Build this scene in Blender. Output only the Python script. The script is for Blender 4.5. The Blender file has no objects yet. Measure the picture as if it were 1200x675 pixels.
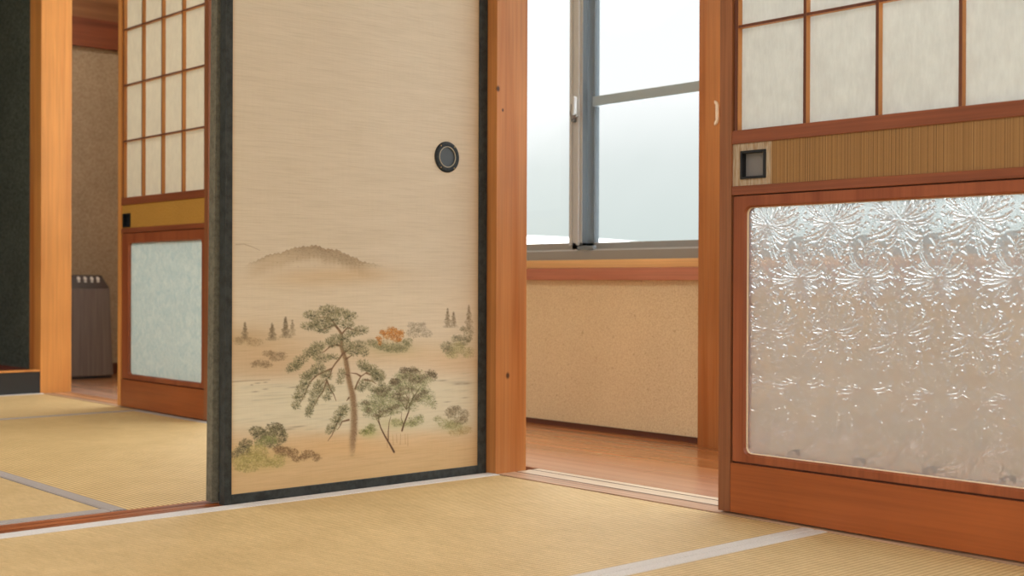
import bpy, bmesh, math, random
import numpy as np
from mathutils import Vector, Matrix
random.seed(7)
SC = bpy.context.scene
COL = SC.collection

# ------------------------------------------------------------------ camera
F_PX, PITCH, ROLL, YAW, CAM_H = 1504., -0.0041, 0.0038, 0.8447, 0.46
_f = np.array([math.cos(YAW), math.sin(YAW), 0]); _r = np.array([math.sin(YAW), -math.cos(YAW), 0]); _u = np.array([0, 0, 1.])
_f2 = _f*math.cos(PITCH)+_u*math.sin(PITCH); _u2 = -_f*math.sin(PITCH)+_u*math.cos(PITCH)
_r3 = _r*math.cos(ROLL)+_u2*math.sin(ROLL); _u3 = -_r*math.sin(ROLL)+_u2*math.cos(ROLL)
cam_d = bpy.data.cameras.new('camera'); cam = bpy.data.objects.new('camera', cam_d); COL.objects.link(cam)
m = Matrix.Identity(4)
for i in range(3):
    m[i][0] = _r3[i]; m[i][1] = _u3[i]; m[i][2] = -_f2[i]
m[2][3] = CAM_H
cam.matrix_world = m
cam_d.sensor_width = 36; cam_d.lens = F_PX/1200*36; cam_d.clip_start = .05; cam_d.clip_end = 500
cam_d.dof.use_dof = True; cam_d.dof.focus_distance = 2.75; cam_d.dof.aperture_fstop = 4.8
SC.camera = cam

def panel_point(px, py, Y=2.362):
    """measurement helper: a spot of the painted door as (x, z) in metres"""
    d = _f2*F_PX + _r3*(px-600) + _u3*(337.5-py)
    t = Y/d[1]
    return d[0]*t, CAM_H + d[2]*t

# ------------------------------------------------------------------ helpers
def srgb(r, g, b):
    def c(v):
        v /= 255.
        return v/12.92 if v <= .04045 else ((v+.055)/1.055)**2.4
    return (c(r), c(g), c(b), 1)

def wloc(o):
    v = Vector((0, 0, 0))
    while o is not None:
        v += o.location; o = o.parent
    return v

def mk(name, bm, mat, parent=None, smooth=False, bevel=0):
    if parent is not None:
        bmesh.ops.translate(bm, vec=-wloc(parent), verts=bm.verts)
    me = bpy.data.meshes.new(name); bm.normal_update(); bm.to_mesh(me); bm.free()
    o = bpy.data.objects.new(name, me); COL.objects.link(o); o.parent = parent
    if mat: me.materials.append(mat)
    if smooth:
        for p in me.polygons: p.use_smooth = True
    if bevel:
        md = o.modifiers.new('bevel', 'BEVEL'); md.width = bevel; md.segments = 2; md.limit_method = 'ANGLE'
    return o

def box(bm, x0, x1, y0, y1, z0, z1):
    v = [bm.verts.new((x, y, z)) for x in (x0, x1) for y in (y0, y1) for z in (z0, z1)]
    for f in ((0, 1, 3, 2), (4, 6, 7, 5), (0, 4, 5, 1), (2, 3, 7, 6), (0, 2, 6, 4), (1, 5, 7, 3)):
        bm.faces.new([v[i] for i in f])
    return bm

def boxes(*bs):
    bm = bmesh.new()
    for b in bs: box(bm, *b)
    bmesh.ops.recalc_face_normals(bm, faces=bm.faces)
    return bm

def prism(pts, axis, a, b):
    """closed polygon (2-D) extruded along an axis: axis 'x' -> pts are (y,z), 'y' -> (x,z), 'z' -> (x,y)"""
    bm = bmesh.new()
    def P(p, t):
        return {'x': (t, p[0], p[1]), 'y': (p[0], t, p[1]), 'z': (p[0], p[1], t)}[axis]
    A = [bm.verts.new(P(p, a)) for p in pts]; B = [bm.verts.new(P(p, b)) for p in pts]
    bm.faces.new(A); bm.faces.new(B)
    n = len(pts)
    for i in range(n): bm.faces.new((A[i], A[(i+1) % n], B[(i+1) % n], B[i]))
    bmesh.ops.recalc_face_normals(bm, faces=bm.faces)
    return bm

def thing(name, label, cat, loc, group=None):
    o = bpy.data.objects.new(name, None); COL.objects.link(o); o.location = loc
    o.empty_display_size = .05
    o['label'] = label; o['category'] = cat
    if group: o['group'] = group
    return o

def struct(name, bm, mat, parent=None, **k):
    o = mk(name, bm, mat, parent, **k)
    if parent is None: o['kind'] = 'structure'
    return o

# ------------------------------------------------------------------ materials
def newmat(name):
    mt = bpy.data.materials.new(name); mt.use_nodes = True
    nt = mt.node_tree; nt.nodes.clear()
    out = nt.nodes.new('ShaderNodeOutputMaterial')
    return mt, nt, out

def N(nt, t, **k):
    n = nt.nodes.new(t)
    for a, b in k.items():
        if a.startswith('i_'):
            n.inputs[a[2:].replace('_', ' ')].default_value = b
        else: setattr(n, a, b)
    return n

def pbsdf(nt, out, col=None, rough=.5, **k):
    p = nt.nodes.new('ShaderNodeBsdfPrincipled')
    if col is not None: p.inputs['Base Color'].default_value = col
    p.inputs['Roughness'].default_value = rough
    for a, b in k.items(): p.inputs[a].default_value = b
    nt.links.new(p.outputs[0], out.inputs[0])
    return p

def ramp(nt, stops, interp='LINEAR'):
    r = nt.nodes.new('ShaderNodeValToRGB'); r.color_ramp.interpolation = interp
    e = r.color_ramp.elements
    while len(e) < len(stops): e.new(.5)
    for i, (p, c) in enumerate(stops): e[i].position = p; e[i].color = c
    return r

def coords(nt, scale=(1, 1, 1), loc=(0, 0, 0)):
    tc = nt.nodes.new('ShaderNodeTexCoord'); mp = nt.nodes.new('ShaderNodeMapping')
    mp.inputs['Scale'].default_value = scale; mp.inputs['Location'].default_value = loc
    nt.links.new(tc.outputs['Object'], mp.inputs[0]); return mp, tc

def noise(nt, vec, scale, detail=4, rough=.55, dist=0):
    n = nt.nodes.new('ShaderNodeTexNoise')
    n.inputs['Scale'].default_value = scale; n.inputs['Detail'].default_value = detail
    n.inputs['Roughness'].default_value = rough; n.inputs['Distortion'].default_value = dist
    nt.links.new(vec.outputs[0], n.inputs['Vector']); return n

def mixc(nt, fac, a, b, mode='MIX'):
    mx = nt.nodes.new('ShaderNodeMix'); mx.data_type = 'RGBA'; mx.blend_type = mode
    for idx, v in ((0, fac), (6, a), (7, b)):
        if hasattr(v, 'outputs') or hasattr(v, 'is_linked'):
            nt.links.new(v if hasattr(v, 'is_linked') else v.outputs[0], mx.inputs[idx])
        else: mx.inputs[idx].default_value = v
    return mx.outputs[2]

def bump(nt, p, h, strength=.2, dist=.001):
    b = nt.nodes.new('ShaderNodeBump'); b.inputs['Strength'].default_value = strength; b.inputs['Distance'].default_value = dist
    nt.links.new(h if hasattr(h, 'is_linked') else h.outputs[0], b.inputs['Height']); nt.links.new(b.outputs[0], p.inputs['Normal'])

def wood(name, c1, c2, axis='z', rough=.42, knots=(), seed=0, coarse=16, spec=.4, fine=.14):
    mt, nt, out = newmat(name)
    k = {'x': 0, 'y': 1, 'z': 2}[axis]
    s = [1, 1, 1]; s[k] = .045
    mp, tc = coords(nt, s, (seed*3.1, seed*1.7, seed*2.3))
    n1 = noise(nt, mp, coarse, 3, .5, .6)
    s2 = [1, 1, 1]; s2[k] = .02
    mp2, _ = coords(nt, s2, (seed, 0, seed*2))
    n2 = noise(nt, mp2, 160, 3, .6, 0)
    mp3, _ = coords(nt, (1, 1, 1), (seed*7, 1, 2)); n3 = noise(nt, mp3, 3.2, 2, .5)
    r = ramp(nt, [(.30, c2), (.52, c1), (.75, tuple(min(1, v*1.15) for v in c1[:3])+(1,))]); nt.links.new(n1.outputs[0], r.inputs[0])
    r2 = ramp(nt, [(.35, (1-fine,)*3+(1,)), (.6, (1, 1, 1, 1))]); nt.links.new(n2.outputs[0], r2.inputs[0])
    c = mixc(nt, 1.0, r, r2, 'MULTIPLY')
    r3 = ramp(nt, [(.3, (.82, .80, .78, 1)), (.7, (1.0, 1.0, 1.0, 1))]); nt.links.new(n3.outputs[0], r3.inputs[0])
    c = mixc(nt, 1.0, c, r3, 'MULTIPLY')
    for (kx, ky, kz, rad) in knots:
        mpk, _ = coords(nt, (1, 1, .75), (-kx, -ky, -kz*.75))
        ln = nt.nodes.new('ShaderNodeVectorMath'); ln.operation = 'LENGTH'; nt.links.new(mpk.outputs[0], ln.inputs[0])
        mr = nt.nodes.new('ShaderNodeMapRange'); mr.interpolation_type = 'SMOOTHSTEP'
        mr.inputs[1].default_value = rad*.45; mr.inputs[2].default_value = rad*1.5; mr.inputs[3].default_value = .92; mr.inputs[4].default_value = 0
        nt.links.new(ln.outputs['Value'], mr.inputs[0])
        c = mixc(nt, mr.outputs[0], c, srgb(62, 30, 16))
    p = pbsdf(nt, out, None, rough, **{'Specular IOR Level': spec})
    nt.links.new(c, p.inputs['Base Color']); bump(nt, p, n2, .12, .0006)
    return mt

def plain(name, col, rough=.5, **k):
    mt, nt, out = newmat(name); pbsdf(nt, out, col, rough, **k)
    return mt

def speckle(name, c1, c2, scale=500, rough=.9, blot=.12, bmp=.3, dark=None):
    mt, nt, out = newmat(name); mp, _ = coords(nt)
    a = noise(nt, mp, scale, 3, .7); b = noise(nt, mp, 5, 3, .5)
    r = ramp(nt, [(.36, c2), (.6, c1)]); nt.links.new(a.outputs[0], r.inputs[0])
    r2 = ramp(nt, [(.3, (1-blot,)*3+(1,)), (.7, (1, 1, 1, 1))]); nt.links.new(b.outputs[0], r2.inputs[0])
    c = mixc(nt, 1, r, r2, 'MULTIPLY')
    if dark:
        d = noise(nt, mp, scale*.28, 2, .6)
        r3 = ramp(nt, [(.66, (0, 0, 0, 1)), (.74, (1, 1, 1, 1))]); nt.links.new(d.outputs[0], r3.inputs[0])
        sc = nt.nodes.new('ShaderNodeMath'); sc.operation = 'MULTIPLY'; sc.inputs[1].default_value = .45; nt.links.new(r3.outputs[0], sc.inputs[0])
        c = mixc(nt, sc.outputs[0], c, dark)
    p = pbsdf(nt, out, None, rough, **{'Specular IOR Level': .2}); nt.links.new(c, p.inputs['Base Color']); bump(nt, p, a, bmp, .001)
    return mt

def tatami_mat(name, along, c1, c2):
    """woven rush: ribs run along `along`, repeated across it"""
    mt, nt, out = newmat(name); _, tc = coords(nt)
    sp = nt.nodes.new('ShaderNodeSeparateXYZ'); nt.links.new(tc.outputs['Object'], sp.inputs[0])
    across = sp.outputs[1 if along == 'x' else 0]
    lenx = sp.outputs[0 if along == 'x' else 1]
    def math_(op, a, b=None):
        n = nt.nodes.new('ShaderNodeMath'); n.operation = op
        for i, v in enumerate((a, b)):
            if v is None: continue
            if hasattr(v, 'is_linked'): nt.links.new(v, n.inputs[i])
            else: n.inputs[i].default_value = v
        return n.outputs[0]
    s = math_('SINE', math_('MULTIPLY', across, 2*math.pi/.0112))
    h = math_('POWER', math_('MULTIPLY', math_('ADD', s, 1), .5), .45)
    # rush strands: fine streaks running across the ribs, shifted rib by rib
    cell = math_('FLOOR', math_('DIVIDE', across, .0056))
    cb = nt.nodes.new('ShaderNodeCombineXYZ')
    nt.links.new(math_('MULTIPLY', lenx, 700), cb.inputs[0]); nt.links.new(math_('MULTIPLY', cell, 7.3), cb.inputs[1])
    st = nt.nodes.new('ShaderNodeTexNoise'); st.inputs['Scale'].default_value = 1; st.inputs['Detail'].default_value = 1; nt.links.new(cb.outputs[0], st.inputs['Vector'])
    mp2, _ = coords(nt); big = noise(nt, mp2, 6, 4, .6)
    mp3, _ = coords(nt, (1, .25, 1) if along == 'x' else (.25, 1, 1)); mid = noise(nt, mp3, 90, 3, .6)
    r = ramp(nt, [(.0, tuple(v*.55 for v in c2[:3])+(1,)), (.45, c2), (1, c1)]); nt.links.new(h, r.inputs[0])
    r2 = ramp(nt, [(.3, (.86, .84, .80, 1)), (.7, (1.04, 1.04, 1.02, 1))]); nt.links.new(st.outputs[0], r2.inputs[0])
    r3 = ramp(nt, [(.3, (.90, .88, .84, 1)), (.7, (1.03, 1.03, 1.03, 1))]); nt.links.new(big.outputs[0], r3.inputs[0])
    r4 = ramp(nt, [(.3, (.90, .89, .87, 1)), (.7, (1.04, 1.04, 1.04, 1))]); nt.links.new(mid.outputs[0], r4.inputs[0])
    c = mixc(nt, 1, mixc(nt, 1, mixc(nt, 1, r, r2, 'MULTIPLY'), r3, 'MULTIPLY'), r4, 'MULTIPLY')
    p = pbsdf(nt, out, None, .62, **{'Specular IOR Level': .35}); nt.links.new(c, p.inputs['Base Color'])
    bump(nt, p, h, .35, .0012)
    return mt

def cloth(name, c1, c2, scale=900):
    mt, nt, out = newmat(name); mp, _ = coords(nt, (1, 1, 1))
    w = nt.nodes.new('ShaderNodeTexWave'); w.bands_direction = 'DIAGONAL'; w.inputs['Scale'].default_value = 90; w.inputs['Distortion'].default_value = .6
    nt.links.new(mp.outputs[0], w.inputs['Vector']); a = noise(nt, mp, 260, 3, .6)
    r = ramp(nt, [(0, c2), (1, c1)]); nt.links.new(w.outputs[0], r.inputs[0])
    r2 = ramp(nt, [(.3, (.85, .85, .85, 1)), (.7, (1, 1, 1, 1))]); nt.links.new(a.outputs[0], r2.inputs[0])
    p = pbsdf(nt, out, None, .85); nt.links.new(mixc(nt, 1, r, r2, 'MULTIPLY'), p.inputs['Base Color']); bump(nt, p, w, .3, .0006)
    return mt

W_POST = wood('cedar_post', srgb(202, 138, 82), srgb(180, 108, 52), 'z', .40, knots=[(2.056, 2.33, .235, .0055), (2.022, 2.33, .926, .005), (2.037, 2.33, .876, .003)], seed=1)
W_POST2 = wood('pale_post', srgb(226, 158, 86), srgb(204, 124, 58), 'z', .45, seed=4)
W_DOOR = wood('red_cedar_v', srgb(158, 104, 70), srgb(136, 82, 52), 'z', .42, seed=2, fine=.22)
W_DOORH = wood('red_cedar_h', srgb(150, 86, 56), srgb(128, 68, 40), 'y', .38, seed=3, fine=.2)
W_MOULD = wood('moulding_wood', srgb(158, 88, 54), srgb(136, 68, 38), 'z', .38, seed=22)
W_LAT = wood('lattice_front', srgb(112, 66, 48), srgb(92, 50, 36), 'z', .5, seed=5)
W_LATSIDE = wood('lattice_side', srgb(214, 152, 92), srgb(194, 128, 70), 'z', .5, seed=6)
W_RAILPALE = wood('pale_edge', srgb(222, 156, 88), srgb(202, 130, 64), 'z', .42, seed=7)
W_BASE = wood('bottom_board', srgb(168, 92, 46), srgb(142, 72, 34), 'y', .34, seed=8, coarse=9, fine=.15)
W_SILL = wood('sill_pale', srgb(250, 206, 146), srgb(236, 180, 116), 'y', .45, seed=9)
W_SILLD = wood('sill_brown', srgb(204, 136, 108), srgb(184, 112, 84), 'y', .5, seed=10)
W_TRACK = wood('track_wood', srgb(176, 100, 54), srgb(118, 58, 28), 'x', .4, seed=11, coarse=40, fine=.45)
W_TRACKY = wood('track_wood_y', srgb(208, 172, 142), srgb(184, 140, 108), 'y', .4, seed=12, coarse=40, fine=.45)
W_PALETAPE = wood('worn_strip', srgb(226, 210, 188), srgb(206, 184, 156), 'y', .35, seed=13)
W_LINTEL = wood('lintel', srgb(150, 82, 52), srgb(118, 58, 34), 'x', .5, seed=14)
W_PLY = wood('plywood', srgb(170, 118, 78), srgb(128, 82, 50), 'x', .6, seed=15, coarse=10)
W_DARK = wood('dark_skirting', srgb(104, 60, 42), srgb(76, 40, 26), 'y', .5, seed=16)
LACQ = speckle('black_lacquer', srgb(66, 71, 71), srgb(50, 54, 54), 60, .38, .2, .05)
LACQ_E = speckle('olive_lacquer', srgb(122, 120, 106), srgb(100, 98, 86), 80, .42, .2, .05)
PLASTER = speckle('sand_plaster', srgb(238, 218, 180), srgb(216, 190, 148), 240, .95, .06, .5, dark=srgb(166, 126, 84))
PLASTER_D = speckle('dim_plaster', srgb(196, 178, 152), srgb(172, 150, 124), 130, .95, .12, .5)
PLASTER_G = speckle('green_plaster', srgb(94, 104, 96), srgb(60, 68, 64), 120, .95, .2, .7)
CEIL = plain('ceiling_board', srgb(190, 170, 140), .8)
TAT_X = tatami_mat('rush_long_x', 'x', srgb(222, 198, 150), srgb(204, 175, 124))
TAT_Y = tatami_mat('rush_long_y', 'y', srgb(222, 197, 146), srgb(198, 168, 114))
HERI_W = cloth('heri_white', srgb(224, 222, 220), srgb(200, 196, 192))
HERI_G = cloth('heri_grey', srgb(176, 168, 164), srgb(150, 142, 136))
ALU = plain('bronze_aluminium', srgb(148, 146, 141), .5)
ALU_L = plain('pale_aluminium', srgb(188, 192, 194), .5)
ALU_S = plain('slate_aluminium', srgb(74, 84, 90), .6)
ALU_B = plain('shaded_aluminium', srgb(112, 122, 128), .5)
GREYMETAL = plain('latch_metal', srgb(150, 148, 146), .35, Metallic=.5)
BLACKM = plain('black_metal', srgb(34, 38, 44), .45, Metallic=.4)
GOLD = plain('brass_wear', srgb(176, 150, 104), .4, Metallic=.6)
WHITE = plain('white_print', srgb(225, 220, 212), .6)

def straw_mat():
    mt, nt, out = newmat('reed_strip'); mp, tc = coords(nt, (0, 1, 0)); a = noise(nt, mp, 430, 2, .7)
    mpb, _ = coords(nt, (0, 1, .02)); b = noise(nt, mpb, 60, 2, .6)
    r = ramp(nt, [(.34, srgb(84, 58, 28)), (.46, srgb(146, 108, 60)), (.66, srgb(178, 140, 90))]); nt.links.new(a.outputs[0], r.inputs[0])
    r2 = ramp(nt, [(.3, (.88, .86, .84, 1)), (.7, (1, 1, 1, 1))]); nt.links.new(b.outputs[0], r2.inputs[0])
    c = mixc(nt, 1, r, r2, 'MULTIPLY')
    # worn, greyed patch round the pull
    sp = nt.nodes.new('ShaderNodeSeparateXYZ'); nt.links.new(tc.outputs['Object'], sp.inputs[0])
    mr = nt.nodes.new('ShaderNodeMapRange'); mr.inputs[1].default_value = .316; mr.inputs[2].default_value = .322; mr.inputs[3].default_value = 0; mr.inputs[4].default_value = .8
    nt.links.new(sp.outputs[1], mr.inputs[0])
    mpn, _ = coords(nt, (1, 3, .4)); nn = noise(nt, mpn, 60, 3, .6); r5 = ramp(nt, [(.35, (.25, .25, .25, 1)), (.6, (1, 1, 1, 1))]); nt.links.new(nn.outputs[0], r5.inputs[0])
    mm = nt.nodes.new('ShaderNodeMath'); mm.operation = 'MULTIPLY'; nt.links.new(mr.outputs[0], mm.inputs[0]); nt.links.new(r5.outputs[0], mm.inputs[1])
    c = mixc(nt, mm.outputs[0], c, srgb(196, 186, 168))
    p = pbsdf(nt, out, None, .5); nt.links.new(c, p.inputs['Base Color']); bump(nt, p, a, .5, .001)
    return mt
STRAW = straw_mat()
STRAW_R = speckle('reed_strip_far', srgb(190, 146, 70), srgb(172, 126, 56), 200, .7, .1, .1)

def paper_mat(name, col, tr):
    mt, nt, out = newmat(name); mp, _ = coords(nt, (1, 1, .25)); a = noise(nt, mp, 120, 5, .7); mpb, _ = coords(nt); b = noise(nt, mpb, 22, 4, .6)
    r = ramp(nt, [(.3, tuple(v*.9 for v in col[:3])+(1,)), (.7, col)]); nt.links.new(a.outputs[0], r.inputs[0])
    r2 = ramp(nt, [(.3, (.93, .93, .93, 1)), (.7, (1, 1, 1, 1))]); nt.links.new(b.outputs[0], r2.inputs[0])
    c = mixc(nt, 1, r, r2, 'MULTIPLY')
    d = nt.nodes.new('ShaderNodeBsdfDiffuse'); t = nt.nodes.new('ShaderNodeBsdfTranslucent'); mx = nt.nodes.new('ShaderNodeMixShader'); mx.inputs[0].default_value = tr
    nt.links.new(c, d.inputs[0]); nt.links.new(c, t.inputs[0]); nt.links.new(d.outputs[0], mx.inputs[1]); nt.links.new(t.outputs[0], mx.inputs[2]); nt.links.new(mx.outputs[0], out.inputs[0])
    return mt
PAPER = paper_mat('shoji_paper', srgb(236, 240, 238), .45)
PAPER_R = paper_mat('shoji_paper_far', srgb(236, 230, 214), .45)

def clear_glass():
    mt, nt, out = newmat('window_glass')
    t = N(nt, 'ShaderNodeBsdfTransparent'); t.inputs[0].default_value = (.97, .985, .98, 1)
    g = N(nt, 'ShaderNodeBsdfGlossy'); g.inputs['Roughness'].default_value = .02
    fr = N(nt, 'ShaderNodeFresnel'); fr.inputs[0].default_value = 1.45
    mx = N(nt, 'ShaderNodeMixShader'); nt.links.new(fr.outputs[0], mx.inputs[0]); nt.links.new(t.outputs[0], mx.inputs[1]); nt.links.new(g.outputs[0], mx.inputs[2]); nt.links.new(mx.outputs[0], out.inputs[0])
    return mt
GLASS = clear_glass()
def pressed_glass():
    mt, nt, out = newmat('pressed_pattern_glass')
    g = N(nt, 'ShaderNodeBsdfGlass'); g.inputs['IOR'].default_value = 1.52; g.inputs['Roughness'].default_value = .02; g.inputs['Color'].default_value = (.97, .985, .98, 1)
    d = N(nt, 'ShaderNodeBsdfTranslucent'); d.inputs[0].default_value = (.84, .92, .96, 1)
    mx = N(nt, 'ShaderNodeMixShader'); mx.inputs[0].default_value = .10
    g2 = N(nt, 'ShaderNodeBsdfGlass'); g2.inputs['IOR'].default_value = 1.5; g2.inputs['Roughness'].default_value = .45; g2.inputs['Color'].default_value = (.88, .95, .985, 1)
    mg = N(nt, 'ShaderNodeMixShader'); mg.inputs[0].default_value = .20; nt.links.new(g.outputs[0], mg.inputs[1]); nt.links.new(g2.outputs[0], mg.inputs[2])
    nt.links.new(mg.outputs[0], mx.inputs[1]); nt.links.new(d.outputs[0], mx.inputs[2]); nt.links.new(mx.outputs[0], out.inputs[0])
    return mt
PGLASS = pressed_glass()
def frosted_glass():
    mt, nt, out = newmat('frosted_glass'); mp, _ = coords(nt); a = noise(nt, mp, 34, 4, .6, 1.0); b = noise(nt, mp, 160, 3, .6, .5)
    r = ramp(nt, [(.3, srgb(212, 228, 228)), (.5, srgb(226, 236, 234)), (.7, srgb(238, 245, 241))]); nt.links.new(a.outputs[0], r.inputs[0])
    r2 = ramp(nt, [(.3, (.88, .9, .9, 1)), (.7, (1, 1, 1, 1))]); nt.links.new(b.outputs[0], r2.inputs[0])
    c = mixc(nt, 1, r, r2, 'MULTIPLY')
    g = N(nt, 'ShaderNodeBsdfRefraction'); g.inputs['IOR'].default_value = 1.3; g.inputs['Roughness'].default_value = .45
    t = N(nt, 'ShaderNodeBsdfTranslucent'); d = N(nt, 'ShaderNodeBsdfDiffuse')
    m1 = N(nt, 'ShaderNodeMixShader'); m1.inputs[0].default_value = .5; m2 = N(nt, 'ShaderNodeMixShader'); m2.inputs[0].default_value = .15
    for q in (t, d, g): nt.links.new(c, q.inputs['Color'])
    nt.links.new(t.outputs[0], m1.inputs[1]); nt.links.new(d.outputs[0], m1.inputs[2]); nt.links.new(m1.outputs[0], m2.inputs[1]); nt.links.new(g.outputs[0], m2.inputs[2]); nt.links.new(m2.outputs[0], out.inputs[0])
    return mt
FROST = frosted_glass()

def engawa_mat():
    mt, nt, out = newmat('corridor_boards')
    mp, _ = coords(nt, (1, .05, 1)); a = noise(nt, mp, 26, 3, .5, .2); mp2, _ = coords(nt, (1, .03, 1)); b = noise(nt, mp2, 220, 3, .6)
    r = ramp(nt, [(.3, srgb(168, 108, 62)), (.55, srgb(186, 124, 76)), (.75, srgb(200, 140, 92))]); nt.links.new(a.outputs[0], r.inputs[0])
    r2 = ramp(nt, [(.3, (.92, .91, .9, 1)), (.65, (1, 1, 1, 1))]); nt.links.new(b.outputs[0], r2.inputs[0])
    c = mixc(nt, 1, r, r2, 'MULTIPLY')
    # board joints
    br = N(nt, 'ShaderNodeTexBrick'); br.inputs['Scale'].default_value = 1; br.inputs['Mortar Size'].default_value = .0011; br.inputs['Brick Width'].default_value = 1.82; br.inputs['Row Height'].default_value = .148
    br.inputs['Color1'].default_value = (1, 1, 1, 1); br.inputs['Color2'].default_value = (.93, .93, .93, 1); br.inputs['Mortar'].default_value = (.45, .36, .3, 1)
    tc = N(nt, 'ShaderNodeTexCoord'); mpr = N(nt, 'ShaderNodeMapping'); mpr.inputs['Rotation'].default_value = (0, 0, math.pi/2); mpr.inputs['Location'].default_value = (.3, -.0, 0)
    nt.links.new(tc.outputs['Object'], mpr.inputs[0]); nt.links.new(mpr.outputs[0], br.inputs['Vector'])
    c = mixc(nt, 1, c, br.outputs[0], 'MULTIPLY')
    # pale scuffs
    mp4, _ = coords(nt, (6, 1.2, 1)); s = noise(nt, mp4, 16, 5, .75); rs = ramp(nt, [(.64, (0, 0, 0, 1)), (.8, (.5, .5, .5, 1))]); nt.links.new(s.outputs[0], rs.inputs[0])
    c = mixc(nt, rs, c, srgb(226, 196, 160))
    spx = N(nt, 'ShaderNodeSeparateXYZ'); nt.links.new(tc.outputs['Object'], spx.inputs[0])
    wr = N(nt, 'ShaderNodeMapRange'); wr.inputs[1].default_value = 2.50; wr.inputs[2].default_value = 2.20; wr.inputs[3].default_value = 0; wr.inputs[4].default_value = .8; nt.links.new(spx.outputs[0], wr.inputs[0])
    c = mixc(nt, wr.outputs[0], c, srgb(196, 162, 142))
    p = pbsdf(nt, out, None, .26, **{'Specular IOR Level': .8}); nt.links.new(c, p.inputs['Base Color'])
    rr = ramp(nt, [(.3, (.16, .16, .16, 1)), (.7, (.26, .26, .26, 1))]); nt.links.new(a.outputs[0], rr.inputs[0]); nt.links.new(rr.outputs[0], p.inputs['Roughness'])
    bump(nt, p, b, .08, .0005)
    return mt
ENG = engawa_mat()

# ------------------------------------------------------------------ the setting
XE = 2.162            # corridor floor starts
XW = 2.855            # window wall
YB, YF = -1.31, 6.15  # near and far ends
XL = -1.62
HC = 2.35
struct('floor', boxes((XE, XW+.12, YB, YF+.1, -.08, 0)), ENG)
struct('trim_1', boxes((XL-.1, XE, YB-.1, YF+1.0, -.12, -.06)), plain('underfloor', srgb(110, 80, 50), .9))
struct('ceiling', boxes((XL-.12, XW+.12, YB-.12, YF+1.1, HC, HC+.1)), CEIL)
# sliding track along the corridor, near room and far room
GROOVE = plain('groove_shadow', srgb(58, 36, 26), .8)
def track(name, y0, y1, x0, strip):
    b = [(x0, 2.080, y0, y1, -.06, 0)]
    o = struct(name, boxes(*b), W_TRACKY)
    mk('middle_strip', boxes((2.088, 2.132, y0, y1, -.06, .0)), strip, o)
    mk('outer_strip', boxes((2.139, XE-.002, y0, y1, -.06, .0)), strip, o)
    mk('groove_bed', boxes((2.080, 2.088, y0, y1, -.06, -.0006), (2.132, 2.139, y0, y1, -.06, -.0006)), GROOVE, o)
    return o
track('trim_2', YB, 2.33, 2.0245, W_PALETAPE)
track('trim_3', 2.43, 5.20, 2.054, wood('far_track', srgb(206, 150, 104), srgb(180, 120, 76), 'y', .45, seed=31))
# track between the two rooms
o = struct('trim_4', boxes((XL, 2.0, 2.3625, 2.388, -.06, -.001), (XL, 2.0, 2.3915, 2.418, -.06, -.001), (XL, 2.0, 2.4215, 2.447, -.06, -.001), (XL, 2.0, 2.388, 2.4215, -.06, -.005)), W_TRACK)
# walls
o = struct('wall_right', boxes((XW, XW+.1, YB, YF, 0, .506), (XW, XW+.1, YB, YF, 2.02, HC), (XW, XW+.1, YB, -.9, .46, 2.03), (XW, XW+.1, 5.2, YF, .46, 2.03)), PLASTER)
struct('baseboard_right', boxes((XW-.008, XW, YB, YF, .0, .016)), W_DARK)
struct('wall_far', boxes((XE-.05, XW, YF, YF+.1, 0, HC)), PLASTER_D)
struct('trim_5', boxes((2.1, XW, YF-.03, YF, 1.615, 1.755)), W_LINTEL)
struct('trim_6', boxes((2.1, XW, YF-.022, YF, 1.757, HC)), W_PLY)
struct('baseboard_far', boxes((2.1, XW, YF-.012, YF, 0, .05)), W_DARK)
# alcove (tokonoma) at the far end of the back room
struct('wall_alcove_side', boxes((2.046, 2.07, 5.33, 6.15, 0, HC)), PLASTER_G)
struct('wall_alcove_back', boxes((XL, 2.07, 6.15, 6.25, 0, HC)), PLASTER_G)
def alcove():
    o = struct('trim_7', boxes((XL, 2.045, 5.212, 5.25, -.06, .090)), plain('black_sill', srgb(46, 50, 52), .35))
    mk('sill_top_edge', boxes((XL, 2.043, 5.208, 5.252, .090, .096)), W_POST2, o)
    mk('alcove_floor', boxes((XL, 2.046, 5.25, 6.15, .05, .094)), wood('alcove_board', srgb(150, 58, 40), srgb(112, 36, 24), 'x', .25, seed=21), o)
alcove()
# posts
struct('post_corner', boxes((2.018, 2.117, 2.33, 2.45, -.05, HC)), W_POST, bevel=.0012)['label'] = 'square cedar corner post between the painted door and the corridor opening'
struct('post_alcove', boxes((2.046, 2.175, 5.21, 5.33, -.05, HC)), W_POST2, bevel=.0015)['label'] = 'pale cedar post beside the dark alcove'
struct('post_corridor', boxes((2.80, XW, 2.25, 2.362, 0, HC)), W_POST, bevel=.001)['label'] = 'cedar post at the corridor window wall, partly behind the shoji'
for nm in ('post_corner', 'post_alcove', 'post_corridor'):
    q = bpy.data.objects[nm]; q.name = {'post_corner': 'trim_8', 'post_alcove': 'trim_9', 'post_corridor': 'trim_10'}[nm]
# lintels and wall over the openings
struct('trim_11', boxes((XL, 2.018, 2.352, 2.45, 1.765, 1.81), (XL, 2.018, 2.352, 2.362, 1.75, 1.765)), W_LINTEL)
struct('wall_over_painted_doors', boxes((XL, 2.018, 2.37, 2.43, 1.81, HC)), PLASTER)
struct('trim_12', boxes((2.022, 2.117, YB, 2.33, 1.765, 1.81), (2.022, 2.117, 2.45, 5.21, 1.765, 1.81)), W_LINTEL)
struct('wall_over_corridor', boxes((2.04, 2.10, YB, 2.33, 1.81, HC), (2.04, 2.10, 2.45, 5.21, 1.81, HC)), PLASTER)
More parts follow.
